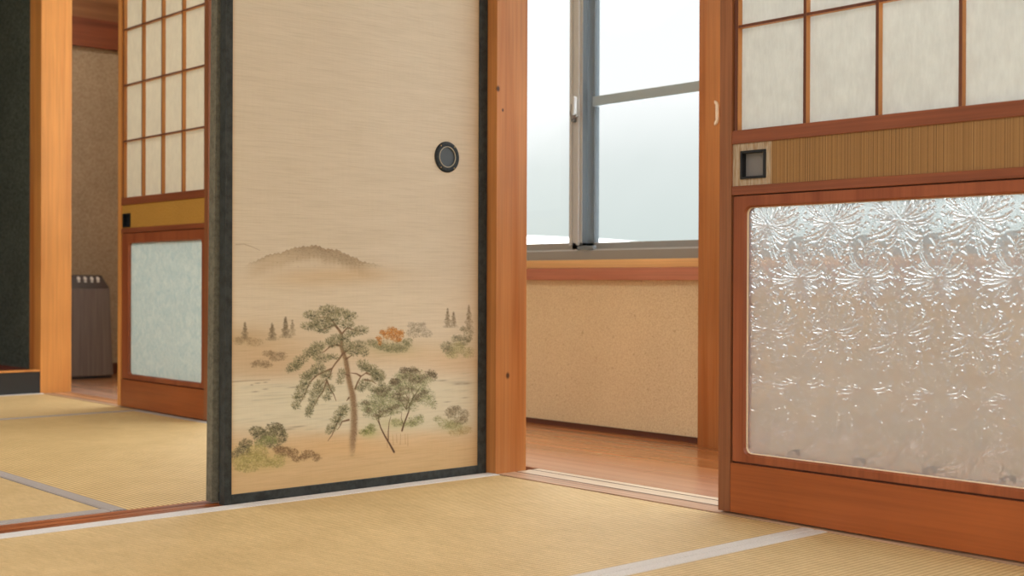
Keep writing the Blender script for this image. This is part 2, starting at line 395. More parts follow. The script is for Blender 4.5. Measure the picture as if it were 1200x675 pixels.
# near room: unseen back and left walls, with openings added to let daylight in
struct('wall_back', boxes((XL, XW, YB-.1, YB, -.06, .3), (XL, XW, YB-.1, YB, 2.1, HC), (XL, XL+.3, YB-.1, YB, .3, 2.1), (.6, XW, YB-.1, YB, .3, 2.1)), PLASTER)
struct('wall_left', boxes((XL-.1, XL, YB, YF, -.06, .4), (XL-.1, XL, YB, YF, 2.1, HC), (XL-.1, XL, YB, -.5, .4, 2.1), (XL-.1, XL, 1.9, 2.9, .4, 2.1), (XL-.1, XL, 4.6, YF, .4, 2.1)), PLASTER)

# ------------------------------------------------------------------ windows in the corridor
def windows():
    o = struct('window_1', boxes((XW-.012, XW+.02, -.9, 5.2, .507, .533), (XW-.012, XW+.02, -.9, 5.2, 2.0, 2.03), (XW-.012, XW+.02, -.9, -.87, .533, 2.0), (XW-.012, XW+.02, 5.17, 5.2, .533, 2.0)), W_SILL, bevel=.001)
    o['label'] = 'aluminium framed sliding window above the plastered corridor wall'
    mk('sill', boxes((XW-.022, XW, 2.366, 5.2, .469, .5065), (XW-.022, XW, -.9, 2.25, .469, .5065)), W_SILLD, o, bevel=.001)
    mk('outer_frame', boxes((XW, XW+.085, -.87, 5.17, .533, .562), (XW, XW+.085, -.87, 5.17, 1.975, 2.0), (XW, XW+.085, -.87, -.845, .562, 1.975), (XW, XW+.085, 5.145, 5.17, .562, 1.975)), ALU, o, bevel=.001)
    mk('track_lip', boxes((XW+.003, XW+.008, -.845, 5.145, .562, .5665)), ALU_L, o)
    # inner sash (left of the meeting stile) : y from 2.90 up; outer sash: y from 2.885 down
    def sash(nm, xa, ya, yb, stile_mat, bottom, meet):
        rail = boxes((xa, xa+.022, ya, yb, bottom, bottom+.026), (xa, xa+.022, ya, yb, 1.945, 1.972))
        s = mk('sash', rail, ALU, o, bevel=.001)
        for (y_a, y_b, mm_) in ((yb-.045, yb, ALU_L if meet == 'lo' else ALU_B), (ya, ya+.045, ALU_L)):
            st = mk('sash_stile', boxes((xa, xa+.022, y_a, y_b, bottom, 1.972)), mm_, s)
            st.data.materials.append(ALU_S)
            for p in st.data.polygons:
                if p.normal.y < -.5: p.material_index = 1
        bm = bmesh.new(); bm.faces.new([bm.verts.new((xa+.01, y, z)) for y, z in ((ya+.03, bottom+.01), (ya+.03, 1.96), (yb-.03, 1.96), (yb-.03, bottom+.01))])
        mk('pane', bm, GLASS, s)
        return s
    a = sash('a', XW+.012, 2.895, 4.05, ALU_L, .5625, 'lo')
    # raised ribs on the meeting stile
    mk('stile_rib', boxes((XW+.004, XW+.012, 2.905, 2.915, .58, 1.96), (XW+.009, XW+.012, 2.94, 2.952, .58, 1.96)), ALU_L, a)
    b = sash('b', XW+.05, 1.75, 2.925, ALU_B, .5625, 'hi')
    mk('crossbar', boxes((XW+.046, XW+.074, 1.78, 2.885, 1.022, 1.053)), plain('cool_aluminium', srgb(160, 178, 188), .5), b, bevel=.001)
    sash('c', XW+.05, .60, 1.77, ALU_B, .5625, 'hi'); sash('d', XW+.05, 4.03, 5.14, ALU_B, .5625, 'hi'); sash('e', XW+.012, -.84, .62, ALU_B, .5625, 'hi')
    # crescent lock on the meeting stile
    bm = boxes((XW-.001, XW+.010, 2.917, 2.937, .972, 1.030))
    lk = mk('crescent_lock', bm, ALU_B, o, bevel=.002)
    bm = bmesh.new()
    for (yy, zz) in ((2.927, 1.020), (2.927, .984)):
        bmesh.ops.create_cone(bm, cap_ends=True, segments=14, radius1=.0045, radius2=.0035, depth=.004, matrix=Matrix.Translation((XW-.002, yy, zz)) @ Matrix.Rotation(-math.pi/2, 4, 'Y'))
    mk('screw', bm, GREYMETAL, lk)
    pts = []
    for i in range(13):                       # crescent cam
        t = math.radians(-150+i*15); pts.append((2.915+.017*math.cos(t), 1.000+.017*math.sin(t)))
    for i in range(12, -1, -1):
        t = math.radians(-150+i*15); pts.append((2.915+.009*math.cos(t), 1.002+.009*math.sin(t)))
    mk('cam', prism(pts, 'x', XW-.010, XW-.003), GREYMETAL, lk)
    mk('lever', prism([(2.908, .990), (2.901, .996), (2.899, 1.046), (2.903, 1.050), (2.909, 1.049), (2.912, 1.000)], 'x', XW-.022, XW-.008), ALU_L, lk, bevel=.0015)
    mk('corner_block', boxes((XW+.0, XW+.016, 2.835, 2.905, .5635, .577)), ALU_B, o, bevel=.001)
windows()
# small pale hook on the corridor post
hk = prism([(2.302, .900), (2.294, .904), (2.289, .915), (2.289, .955), (2.294, .966), (2.302, .970), (2.302, .962), (2.298, .958), (2.297, .915), (2.302, .908)], 'x', 2.794, 2.8005)
hk = mk('wall_hook', hk, plain('hook_plastic', srgb(248, 236, 218), .5), None, bevel=.001)
hk['label'] = 'small pale curved hook fixed high on the corridor post beside the shoji'; hk['category'] = 'hook'

# ------------------------------------------------------------------ tatami
def mat(label, x0, x1, y0, y1, along, heri_lo, heri_hi, w=.028, surf=None, wlo=None, whi=None):
    o = thing('tatami_mat', label, 'tatami mat', ((x0+x1)/2, (y0+y1)/2, -.06), 'tatami mats on the floor')
    g = .0012
    mk('rush_surface', boxes((x0+g, x1-g, y0+g, y1-g, -.06, -.0006)), TAT_X if along == 'x' else TAT_Y, o, bevel=.003)
    for side, hm in ((0, heri_lo), (1, heri_hi)):
        if hm is None: continue
        ww = (whi or w) if side else (wlo or w)
        if along == 'x':
            yy = (y0, y0+ww) if side == 0 else (y1-ww, y1)
            prof = [(yy[0]+.0003, -.02), (yy[0]+.0003, -.0012), (yy[0]+.003, .0006), ((yy[0]+yy[1])/2, .0012), (yy[1]-.003, .0006), (yy[1]-.0003, -.0012), (yy[1]-.0003, -.02)]
            bm = prism(prof, 'x', x0+g, x1-g)
        else:
            xx = (x0, x0+ww) if side == 0 else (x1-ww, x1)
            prof = [(xx[0]+.0003, -.02), (xx[0]+.0003, -.0012), (xx[0]+.003, .0006), ((xx[0]+xx[1])/2, .0012), (xx[1]-.003, .0006), (xx[1]-.0003, -.0012), (xx[1]-.0003, -.02)]
            bm = prism(prof, 'y', y0+g, y1-g)
        mk('cloth_border', bm, hm, o)
    return o
mat('rush tatami mat with white cloth border lying along the foot of the painted door', .20, 2.0195, 1.417, 2.361, 'x', HERI_W, HERI_W, w=.029, whi=.047)
mat('near rush tatami mat running under the patterned glass door at the bottom right', .20, 2.0195, .507, 1.417, 'x', HERI_W, HERI_W, w=.029)
mat('near left tatami mat, end to end with the painted door mat', XL, .20, 1.417, 2.361, 'x', HERI_W, HERI_W, whi=.047)
mat('near left tatami mat, second row away from the painted door', XL, .20, .507, 1.417, 'x', HERI_W, HERI_W)
for (a, b) in ((.20, 2.021), (XL, .20)):
    mat('rush tatami mat under the viewer, %s of its row' % ('right' if a > 0 else 'left'), a, b, -.403, .507, 'x', HERI_W, HERI_W)
    mat('rush tatami mat by the back wall, %s of its row' % ('right' if a > 0 else 'left'), a, b, YB, -.403, 'x', HERI_W, HERI_W)
mat('back room tatami mat running away from the threshold beside the far shoji', 1.106, 2.052, 2.448, 4.300, 'y', HERI_G, HERI_G, w=.033, whi=.03)
mat('back room tatami mat at far left of the threshold with grey borders', -.71, 1.104, 2.448, 3.36, 'x', HERI_G, HERI_G, w=.040)
mat('back room tatami mat behind the left threshold mat', -.71, 1.104, 3.36, 4.300, 'x', HERI_G, HERI_G)
mat('farthest tatami mat in front of the dark alcove step', .22, 2.052, 4.302, 5.211, 'x', HERI_G, HERI_W, w=.03)
mat('far left tatami mat in front of the alcove', XL, .22, 4.302, 5.211, 'x', HERI_G, HERI_W)
mat('back room tatami mat against the left wall', XL, -.71, 2.448, 4.300, 'y', HERI_G, HERI_G)

# ------------------------------------------------------------------ shoji doors
def rounded_ring(xa, xb, y0, y1, z0, z1, iy0, iy1, iz0, iz1, r, bevel_in=.004):
    """flat frame with a rounded-corner opening, extruded in x"""
    bm = bmesh.new(); n = 8
    def ring(iy0, iy1, iz0, iz1, r):
        out = []
        for (cy, cz, a0) in ((iy1-r, iz1-r, 0), (iy0+r, iz1-r, 90), (iy0+r, iz0+r, 180), (iy1-r, iz0+r, 270)):
            for i in range(n+1):
                t = math.radians(a0+90*i/n); out.append((cy+r*math.cos(t), cz+r*math.sin(t)))
        return out
    inner = ring(iy0, iy1, iz0, iz1, r); inner2 = ring(iy0-bevel_in, iy1+bevel_in, iz0-bevel_in, iz1+bevel_in, r+bevel_in)
    corners = [(y1, z1), (y0, z1), (y0, z0), (y1, z0)]
    def V(p, x): return bm.verts.new((x, p[0], p[1]))
    A = [V(p, xa+.004) for p in inner]; A2 = [V(p, xa) for p in inner2]; Bk = [V(p, xb) for p in inner]
    CA = [V(p, xa) for p in corners]; CB = [V(p, xb) for p in corners]
    L = len(inner)
    for i in range(L):
        j = (i+1) % L
        bm.faces.new((A[i], A[j], A2[j], A2[i])); bm.faces.new((A[j], A[i], Bk[i], Bk[j]))
    for ringv, C in ((A2, CA), (Bk, CB)):
        for k in range(4):
            seg = ringv[k*(n+1):(k+1)*(n+1)]
            for i in range(n): bm.faces.new((C[k], seg[i], seg[i+1]))
            nx = ringv[((k+1) % 4)*(n+1)]
            bm.faces.new((C[k], seg[-1], nx, C[(k+1) % 4]))
    for k in range(4):
        bm.faces.new((CA[k], CA[(k+1) % 4], CB[(k+1) % 4], CB[k]))
    bmesh.ops.recalc_face_normals(bm, faces=bm.faces)
    return bm

def pattern_tile(res, PY=.144, PZ=.2045):
    """height tile of the pressed fern-frost pattern: two bursts per repeat"""
    rnd = np.random.RandomState(5)
    W = int(round(PY/res)); H = int(round(PZ/res)); sy = PY/W; sz = PZ/H
    T = np.zeros((H, W), np.float32)
    R = 6; gy, gx = np.mgrid[-R:R+1, -R:R+1]
    def stamp(y, z, sig, amp):
        fx = y/sy; fz = z/sz; ix = int(math.floor(fx)); iz = int(math.floor(fz))
        d = ((gx-(fx-ix))*sy)**2 + ((gy-(fz-iz))*sz)**2
        v = amp*np.exp(-d/(2*sig*sig))
        rows = (iz+gy) % H; cols = (ix+gx) % W
        np.maximum.at(T, (rows, cols), v)
    def curve(y, z, ang, L, k0, k1, sig, amp, taper=True):
        s = 0; ds = sig*.7
        while s < L:
            t = s/L; a = amp*(1-.25*t if taper else 1)
            stamp(y, z, sig, a*min(1, s/.004+.3))
            y += math.cos(ang)*ds; z += math.sin(ang)*ds; ang += (k0+(k1-k0)*t)*ds; s += ds
    def sg(a, b):
        v = rnd.uniform(a, b); return v, v/.0014*rnd.uniform(.8, 1.12)
    for (cy, cz) in ((0.057, 0.0625), (0.057+.072, .0625+.10225)):
        for i in range(50):                       # long sweeping fronds
            a = 2*math.pi*i/50 + rnd.uniform(-.05, .05)
            r0 = rnd.uniform(.002, .02); L = rnd.uniform(.018, .060)
            bend = (1 if math.cos(a) > 0 else -1)*rnd.uniform(5, 26)
            curve(cy+math.cos(a)*r0, cz+math.sin(a)*r0, a, L, bend*.3, bend*1.6, *sg(.0010, .0014))
        for i in range(34):                       # short dashes packed round the heart
            a = rnd.uniform(0, 2*math.pi); r0 = rnd.uniform(.003, .016)
            curve(cy+math.cos(a)*r0, cz+math.sin(a)*r0, a+rnd.uniform(-.3, .3), rnd.uniform(.004, .011), 0, 0, *sg(.0008, .0011))
    for i in range(170):                          # curls in between
        y, z = rnd.uniform(0, PY), rnd.uniform(0, PZ)
        curve(y, z, rnd.uniform(0, 6.28), rnd.uniform(.005, .014), rnd.uniform(-220, 220), rnd.uniform(-380, 380), *sg(.0009, .0012), False)
    for i in range(120):
        stamp(rnd.uniform(0, PY), rnd.uniform(0, PZ), rnd.uniform(.0006, .0013), rnd.uniform(.4, .9))
    return T, PY, PZ

def pressed_pane(name, parent, xf, y0, y1, z0, z1, res=.0007, amp=.0025):
    T, PY, PZ = pattern_tile(.0006)
    ny = int((y1-y0)/res); nz = int((z1-z0)/res)
    ys = np.linspace(y0, y1, ny+1); zs = np.linspace(z0, z1, nz+1)
    # burst centres at y = 1.545 - k*.144, z = .576 - j*.2045
    fy = ((ys-1.545+.057) / PY) % 1*T.shape[1]; fz = ((zs-.576+.0625)/PZ) % 1*T.shape[0]
    def bil(fz, fy):
        i0 = np.floor(fz).astype(int) % T.shape[0]; i1 = (i0+1) % T.shape[0]; j0 = np.floor(fy).astype(int) % T.shape[1]; j1 = (j0+1) % T.shape[1]
        a = (fz-np.floor(fz))[:, None]; b = (fy-np.floor(fy))[None, :]
        return (T[np.ix_(i0, j0)]*(1-a)*(1-b)+T[np.ix_(i1, j0)]*a*(1-b)+T[np.ix_(i0, j1)]*(1-a)*b+T[np.ix_(i1, j1)]*a*b)
    Hm = bil(fz, fy)
    Zg, Yg = np.meshgrid(zs, ys, indexing='ij')
    n = (nz+1)*(ny+1)
    co = np.zeros((n+4, 3), np.float32)
    w = wloc(parent)
    co[:n, 0] = (xf+.004+amp*Hm).ravel()-w.x; co[:n, 1] = Yg.ravel()-w.y; co[:n, 2] = Zg.ravel()-w.z
    co[n:] = [(xf-w.x, y0-w.y, z0-w.z), (xf-w.x, y1-w.y, z0-w.z), (xf-w.x, y1-w.y, z1-w.z), (xf-w.x, y0-w.y, z1-w.z)]
    idx = np.arange(n).reshape(nz+1, ny+1)
    q = np.stack([idx[:-1, :-1], idx[:-1, 1:], idx[1:, 1:], idx[1:, :-1]], -1).reshape(-1, 4)
    q = np.vstack([q, [[n, n+3, n+2, n+1]]])
    me = bpy.data.meshes.new(name); me.vertices.add(n+4); me.vertices.foreach_set('co', co.ravel())
    me.loops.add(q.size); me.loops.foreach_set('vertex_index', q.ravel().astype(np.int32))
    me.polygons.add(len(q)); me.polygons.foreach_set('loop_start', np.arange(0, q.size, 4, dtype=np.int32)); me.polygons.foreach_set('loop_total', np.full(len(q), 4, np.int32))
    me.update(calc_edges=True); me.validate()
    me.polygons.foreach_set('use_smooth', np.ones(len(me.polygons), bool))
    me.materials.append(PGLASS)
    o = bpy.data.objects.new(name, me); COL.objects.link(o); o.parent = parent
    return o

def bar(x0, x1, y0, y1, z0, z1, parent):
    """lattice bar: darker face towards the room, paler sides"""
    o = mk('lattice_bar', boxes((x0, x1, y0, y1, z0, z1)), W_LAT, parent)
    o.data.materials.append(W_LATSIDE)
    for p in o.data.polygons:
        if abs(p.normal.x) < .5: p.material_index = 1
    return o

def shoji(label, X, yhi, ylo, cols, stile, paper, straw, far):
    """X room-side face; yhi..ylo width; cols = y of lattice bars' left edges"""
    t = thing('shoji_door', label, 'sliding door', (X+.015, (yhi+ylo)/2, .0), 'shoji sliding doors')
    D = .030; T = 1.765
    s = stile
    lo_in = ylo+s; hi_in = yhi-s
    mk('stile', boxes((X, X+D, hi_in, yhi, .0035, T)), W_DOOR if not far else W_RAILPALE, t, bevel=.001)
    mk('stile', boxes((X, X+D, ylo, lo_in, .0035, T)), W_DOOR, t, bevel=.001)
    x1 = X+.0012
    mk('bottom_board', boxes((x1, X+D-.002, lo_in, hi_in, .0035, .102)), W_BASE, t, bevel=.001)
    mk('glass_rail', boxes((x1, X+D-.002, lo_in, hi_in, .636, .654)), W_DOORH, t, bevel=.0012)
    mk('lattice_rail', boxes((x1, X+D-.002, lo_in, hi_in, .738, .765)), W_DOORH, t, bevel=.0012)
    mk('top_rail', boxes((x1, X+D-.002, lo_in, hi_in, T-.04, T)), W_DOORH, t, bevel=.0012)
    # moulding round the glass
    fo = .004
    mk('glass_moulding', rounded_ring(X+.003, X+.024, lo_in+fo, hi_in-fo, .106, .6335, ylo+.064 if not far else ylo+.052, yhi-.064 if not far else yhi-.086, .123, .6105 if not far else .598, .013), W_MOULD, t)
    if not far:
        mk('lip_glint', rounded_ring(X+.008, X+.011, ylo+.06, yhi-.06, .117, .616, ylo+.0655, yhi-.0655, .1246, .6095, .012, .0008), plain('painted_glint', srgb(226, 206, 176), .4), t)  # added pale strip, paints the light catch on the moulding lip
    # dark gap behind the moulding joints
    mk('joint_shadow', boxes((X+.010, X+.022, lo_in, lo_in+fo, .102, .636), (X+.010, X+.022, hi_in-fo, hi_in, .102, .636), (X+.010, X+.022, lo_in, hi_in, .102, .106), (X+.010, X+.022, lo_in, hi_in, .6335, .636)), W_DARK, t)
    if not far:
        pressed_pane('glass_pane', t, X+.012, ylo+.055, yhi-.055, .114, .620)
    else:
        mk('glass_pane', boxes((X+.012, X+.016, ylo+.045, yhi-.078, .114, .608)), FROST, t)
    # reed strip with square recessed pull
    pa, pb = (yhi-.051, yhi-.112) if not far else (yhi-.036, yhi-.096)
    za, zb = .667, .723
    if far: za, zb = .657, .707
    mk('reed_strip', boxes((X+.005, X+.02, pa, hi_in, .654, .738), (X+.005, X+.02, lo_in, pb, .654, .738), (X+.005, X+.02, pb, pa, .654, za), (X+.005, X+.02, pb, pa, zb, .738)), straw, t)
    r = mk('door_pull', boxes((X+.001, X+.018, pa-.005, pa, za, zb), (X+.001, X+.018, pb, pb+.005, za, zb), (X+.001, X+.018, pb+.005, pa-.005, za, za+.005), (X+.001, X+.018, pb+.005, pa-.005, zb-.005, zb)), BLACKM, t, bevel=.0008)
    mk('pull_recess', boxes((X+.014, X+.018, pb+.005, pa-.005, za+.005, zb-.005)), plain('pull_back', srgb(126, 124, 124), .5) if not far else BLACKM, r)
    # lattice
    xk = X+.005; xp = X+.018
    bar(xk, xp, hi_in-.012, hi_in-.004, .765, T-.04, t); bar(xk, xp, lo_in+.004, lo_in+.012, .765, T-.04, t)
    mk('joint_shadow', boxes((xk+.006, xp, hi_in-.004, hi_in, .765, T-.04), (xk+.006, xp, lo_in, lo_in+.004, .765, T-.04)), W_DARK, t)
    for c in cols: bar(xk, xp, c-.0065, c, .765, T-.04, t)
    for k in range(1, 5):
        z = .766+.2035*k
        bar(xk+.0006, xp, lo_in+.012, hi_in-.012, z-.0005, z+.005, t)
    mk('paper', boxes((xp, xp+.0008, lo_in, hi_in, .765, T-.04)), paper, t)
    return t
shoji('near shoji sliding door with pale lattice panes above a large patterned glass pane', 2.030, 1.658, .772, [1.460, 1.303, 1.140, .980], .030, PAPER, STRAW, False)
shoji('small far shoji sliding door in the back room with frosted bluish glass pane', 2.050, 4.494, 3.812, [4.312, 4.159, 4.008], .026, PAPER_R, STRAW_R, True)

# ------------------------------------------------------------------ painted door (fusuma)
PX0, PX1, PZ0, PZ1 = 1.326, 1.991, .020, .700
RES = .00115
def paint():
    W = int((PX1-PX0)/RES)+1; H = int((PZ1-PZ0)/RES)+1
    rs = np.random.RandomState(11)
    xs = np.linspace(PX0, PX1, W); zs = np.linspace(PZ1, PZ0, H)      # row 0 = top
    C = np.zeros((H, W, 3)); 
    # picture-space coordinates of every canvas point, for the washes
    XX, ZZ = np.meshgrid(xs, zs)
    V = np.stack([XX, np.full_like(XX, 2.362), ZZ-CAM_H], -1)
    dz = V @ _f2; U = 600+F_PX*(V @ _r3)/dz; VV = 337.5-F_PX*(V @ _u3)/dz
    def cc(*c): return np.array(c, float)/255
    def smooth(a, b, x): t = np.clip((x-a)/(b-a), 0, 1); return t*t*(3-2*t)
    base = cc(219, 207, 185); C[:] = base
    def wash(mask, col): 
        C[:] = C*(1-mask[..., None]) + col*mask[..., None]
    # gradients of mist, sand and water
    wash(smooth(318, 350, VV)*.35, cc(230, 214, 184))
    def blob(cx, cy, rx, ry, col, a, p=1.0):
        d = ((U-cx)/rx)**2+((VV-cy)/ry)**2
        wash(np.exp(-d**p)*a, col)
    blob(400, 322, 70, 9, cc(214, 176, 124), .45)
    blob(360, 330, 60, 9, cc(214, 184, 138), .3)
    blob(300, 408, 80, 26, cc(206, 172, 124), .55)
    blob(285, 395, 30, 10, cc(190, 160, 115), .4)
    blob(320, 430, 60, 18, cc(204, 166, 120), .45)
    blob(470, 415, 70, 14, cc(216, 184, 136), .5)
    blob(540, 425, 40, 14, cc(218, 182, 138), .55)
    w = smooth(436, 456, VV)*(1-smooth(492, 520, VV)); wash(w*.72, cc(222, 218, 192))
    blob(355, 480, 70, 26, cc(224, 218, 188), .35); blob(530, 460, 50, 18, cc(220, 214, 186), .4)
    s_ = smooth(494+8*np.sin(U/60), 532, VV+ (U-400)*.03); wash(s_*.85, cc(218, 182, 130))
    wash(smooth(535, 580, VV+(U-400)*.12)*.6, cc(210, 172, 114))
    blob(400, 520, 60, 12, cc(224, 180, 122), .5); blob(500, 515, 40, 10, cc(222, 184, 132), .5)
    # streaks of water and mist
    def to_canvas(px, py):
        x, z = panel_point(px, py); return (x-PX0)/RES, (PZ1-z)/RES
    def stamp(cx, cy, r, col, a, rx=None):
        rx = rx or r; R = int(max(r, rx)*2.2)+1
        x0 = int(cx)-R; y0 = int(cy)-R; x1 = x0+2*R+1; y1 = y0+2*R+1
        X0, Y0, X1, Y1 = max(x0, 0), max(y0, 0), min(x1, W), min(y1, H)
        if X0 >= X1 or Y0 >= Y1: return
        gy, gx = np.mgrid[Y0:Y1, X0:X1]
        mk_ = a*np.exp(-(((gx-cx)/rx)**2+((gy-cy)/r)**2))[..., None]
        C[Y0:Y1, X0:X1] = C[Y0:Y1, X0:X1]*(1-mk_)+col*mk_
    def stroke(pts, w0, w1, col, a, jit=0):
        P = [to_canvas(*p) for p in pts]; tot = sum(math.dist(P[i], P[i+1]) for i in range(len(P)-1)); s = 0
        for i in range(len(P)-1):
            L = math.dist(P[i], P[i+1]); n = max(2, int(L/.6))
            for k in range(n):
                t = k/n; f = (s+L*t)/tot; w = (w0+(w1-w0)*f)
                cj = col*(1+jit*rs.randn())
                stamp(P[i][0]+(P[i+1][0]-P[i][0])*t, P[i][1]+(P[i+1][1]-P[i][1])*t, w, np.clip(cj, 0, 1), a)
            s += L
    def streak(px, py, L, col, a, slope=-.13):
        x, y = to_canvas(px, py); n = int(L)
        stamp(x, y, 1.1, col, a, rx=L*.9)
    for i in range(150):
        px = rs.uniform(275, 560); py = rs.uniform(445, 505)+(400-px)*.06
        streak(px, py, rs.uniform(8, 30), cc(150, 156, 140) if rs.rand() < .45 else cc(232, 222, 196), rs.uniform(.08, .26))
    for i in range(110):
        px = rs.uniform(275, 560); py = rs.uniform(505, 575)
        streak(px, py, rs.uniform(8, 30), cc(180, 140, 90) if rs.rand() < .4 else cc(226, 190, 138), rs.uniform(.06, .16))
    # shore lines, far left and right
    stroke([(273, 447.5), (292, 446), (318, 445)], .8, .5, cc(120, 98, 72), .35)
    for (px, py, L) in ((303, 449, 8), (312, 448, 6), (296, 451, 4), (312, 456, 8), (300, 459, 9), (345, 454, 16), (350, 500, 22), (340, 503, 14), (520, 446, 14), (537, 450, 10), (548, 449.5, 10), (525, 471, 12), (546, 466, 12)):
        streak(px, py, L*.8, cc(110, 100, 84), .42)
    blob(543, 449, 14, 2.2, cc(150, 142, 124), .45)
    # mountain
    ridge = [(284, 313), (292, 309), (305, 304), (312, 300), (320, 297.5), (330, 296.5), (340, 292), (350, 289.5), (362, 288.5), (372, 287), (380, 291), (388, 292), (396, 292.5), (405, 297), (412, 300), (420, 303), (425, 306.5), (434, 308), (445, 310), (456, 313)]
    rx = np.array([p[0] for p in ridge]); ry = np.array([p[1] for p in ridge])
    yr = np.interp(U, rx, ry)+.6*np.sin(U*1.3)+.5*np.sin(U*.61+1)
    env = smooth(283, 312, U)*(1-smooth(418, 458, U))
    env2 = smooth(320, 372, U)*(1-smooth(405, 440, U))
    d = VV-yr
    wash(np.clip(smooth(-.6, .6, d)*np.exp(-np.clip(d, 0, 99)/2.2)*env, 0, 1)*.50, cc(128, 112, 90))
    wash(np.clip(smooth(-.5, 1, d)*(1-smooth(10, 24, d))*env, 0, 1)*.42, cc(190, 162, 122))
    wash(np.clip(smooth(0, 2, d)*(1-smooth(6, 19, d))*env2, 0, 1)*.36, cc(140, 120, 94))
    for i in range(620):
        px = rs.normal(385, 26); yy = np.interp(px, rx, ry)+abs(rs.normal(0, 7))
        if 300 < px < 445 and yy < 314:
            x, y = to_canvas(px, yy); stamp(x, y, .9, cc(120, 104, 82) if rs.rand() < .5 else cc(206, 184, 148), rs.uniform(.08, .30), rx=1.5)
    stroke([(277, 286.5), (287, 286), (296, 289), (306, 293.5)], .9, .6, cc(160, 138, 110), .28)
    # distant conifers
    def conifer(cx, top, bot, w, col, a):
        n = int((bot-top)*20)
        for i in range(n):
            t = rs.rand()**.62; y = top+(bot-top)*t
            x = cx+rs.uniform(-1, 1)*rs.rand()**.4*w*(.10+1.45*t)*(.8+.2*math.sin(t*22))
            px, py = to_canvas(x, y); stamp(px, py, .9, col*(1+.1*rs.randn()), a*.7*(1-.6*t*t), rx=1.4)
    for (cx, t_, b_, w, a) in ((288, 377, 398, 5, .30), (320, 378, 399, 6, .42), (335.6, 371, 396, 6, .46), (343.5, 374, 394, 4.5, .16), (525.5, 361, 384, 4.5, .34), (532.5, 364, 384, 4.5, .30), (550.5, 357, 388, 5.5, .36)):
        conifer(cx, t_, b_, w, cc(124, 110, 86), a)
    def leaves(L, cols, a, size=1.0, dens=1.0, spread=1.12):
        for (cx, cy, rx_, ry_) in L:
            px, py = to_canvas(cx, cy+.5); stamp(px, py, ry_*1.6, np.mean(cols, 0)*.6+cc(200, 186, 150)*.4, a*.62, rx=rx_*1.55)
            n = int(rx_*ry_*3.4*dens)+8
            for i in range(n):
                th = rs.uniform(0, 6.283); r = math.sqrt(rs.rand())*spread
                # little clumps of leaf dabs with the light on top
                x = cx+rx_*r*math.cos(th); y = cy+ry_*r*math.sin(th)
                c = cols[rs.randint(len(cols))]
                shade = 1.0-.10*rs.rand()
                for k in range(3):
                    px, py = to_canvas(x+rs.normal(0, .8), y+rs.normal(0, .6)); stamp(px, py, .75*size, np.clip(c*shade*(1+.2*rs.randn()), 0, 1), a*rs.uniform(.5, 1), rx=rs.uniform(.7, 1.2)*size)
    # faint far trees
    leaves([(315, 414, 6, 3), (322, 416, 6, 3), (332, 416, 6, 3), (308, 425, 8, 3), (313, 428, 7, 2.5), (299, 427, 4, 3), (325, 421, 8, 2)], [cc(128, 108, 80), cc(144, 122, 92)], .22, 1.1)
    leaves([(288, 398, 12, 3), (300, 401, 9, 4), (280, 400, 5, 4)], [cc(156, 132, 96)], .16)
    leaves([(483, 381, 4, 3), (492, 384, 8, 5), (501, 391, 6, 4), (486, 390, 8, 5), (496, 380, 4, 2)], [cc(134, 124, 104), cc(150, 140, 118)], .26)
    # clump with the orange maple
    blob(460, 408, 26, 7, cc(168, 164, 116), .55); blob(436, 402, 8, 5, cc(160, 150, 112), .35)
    leaves([(447, 405, 8, 4), (458, 407, 12, 4), (472, 404, 8, 5), (479, 401, 5, 5), (466, 410, 12, 3), (437, 402, 6, 4)], [cc(120, 122, 84), cc(146, 146, 98), cc(104, 104, 76)], .34)
    leaves([(452, 401, 8, 3)], [cc(214, 200, 160)], .4)
    leaves([(445, 397, 3, 3), (446, 402, 2, 2), (450, 390, 4, 3), (459, 386.5, 4.5, 3.5), (455, 393, 5, 3.5), (463, 388, 4, 3), (468, 393, 5, 5), (467, 398, 4, 2.5), (461, 395, 3, 3), (471, 390, 3, 3)], [cc(204, 124, 46), cc(216, 142, 66), cc(186, 108, 44)], .55)
    for x in (450, 455, 461, 466): stroke([(x, 403), (x+rs.uniform(-2, 2), 394)], .5, .4, cc(110, 84, 58), .4)
    # clump under the right conifers
    blob(538, 408, 16, 9, cc(182, 176, 128), .5)
    leaves([(525, 406, 7, 5), (534, 397, 4, 4), (545, 400, 6, 4), (541, 396, 5, 3), (550, 392, 5, 8), (543, 385, 3, 2.5), (528, 411, 7, 4)], [cc(104, 104, 78), cc(126, 122, 92)], .4)
    leaves([(536, 409, 7, 6), (540, 404, 5, 4), (549, 413, 7, 6), (531, 416, 7, 4)], [cc(170, 168, 112), cc(190, 184, 130), cc(140, 132, 88)], .42)
    # lower right bush
    blob(534, 500, 18, 8, cc(170, 168, 112), .45)
    leaves([(533, 481, 7, 5), (529, 484, 6, 5), (544, 486, 6, 6), (540, 492, 8, 4), (536, 478, 4, 2.5)], [cc(122, 108, 86), cc(104, 98, 76), cc(140, 126, 98)], .38)
    leaves([(524, 497, 9, 5), (534, 499, 9, 4), (514, 491, 5, 3)], [cc(130, 134, 80), cc(150, 150, 96)], .32)
    leaves([(546, 504, 8, 4), (536, 507, 9, 3)], [cc(168, 142, 84), cc(150, 130, 70)], .24)
    stroke([(535, 500), (538, 494), (544, 488)], .6, .5, cc(110, 84, 58), .5)
    # two leafy trees right of the pine
    blob(465, 497, 24, 7, cc(186, 184, 124), .5); blob(434, 508, 10, 6, cc(178, 182, 112), .55)
    bark = cc(92, 66, 48)
    stroke([(463, 530), (458, 521), (452, 511), (447, 501), (445, 494), (444, 486)], 1.6, .8, bark, .7)
    stroke([(456, 516), (456, 506), (457, 495), (459, 488)], 1.1, .6, bark, .6)
    stroke([(446, 498), (442, 490), (438, 486)], .8, .5, bark, .5)
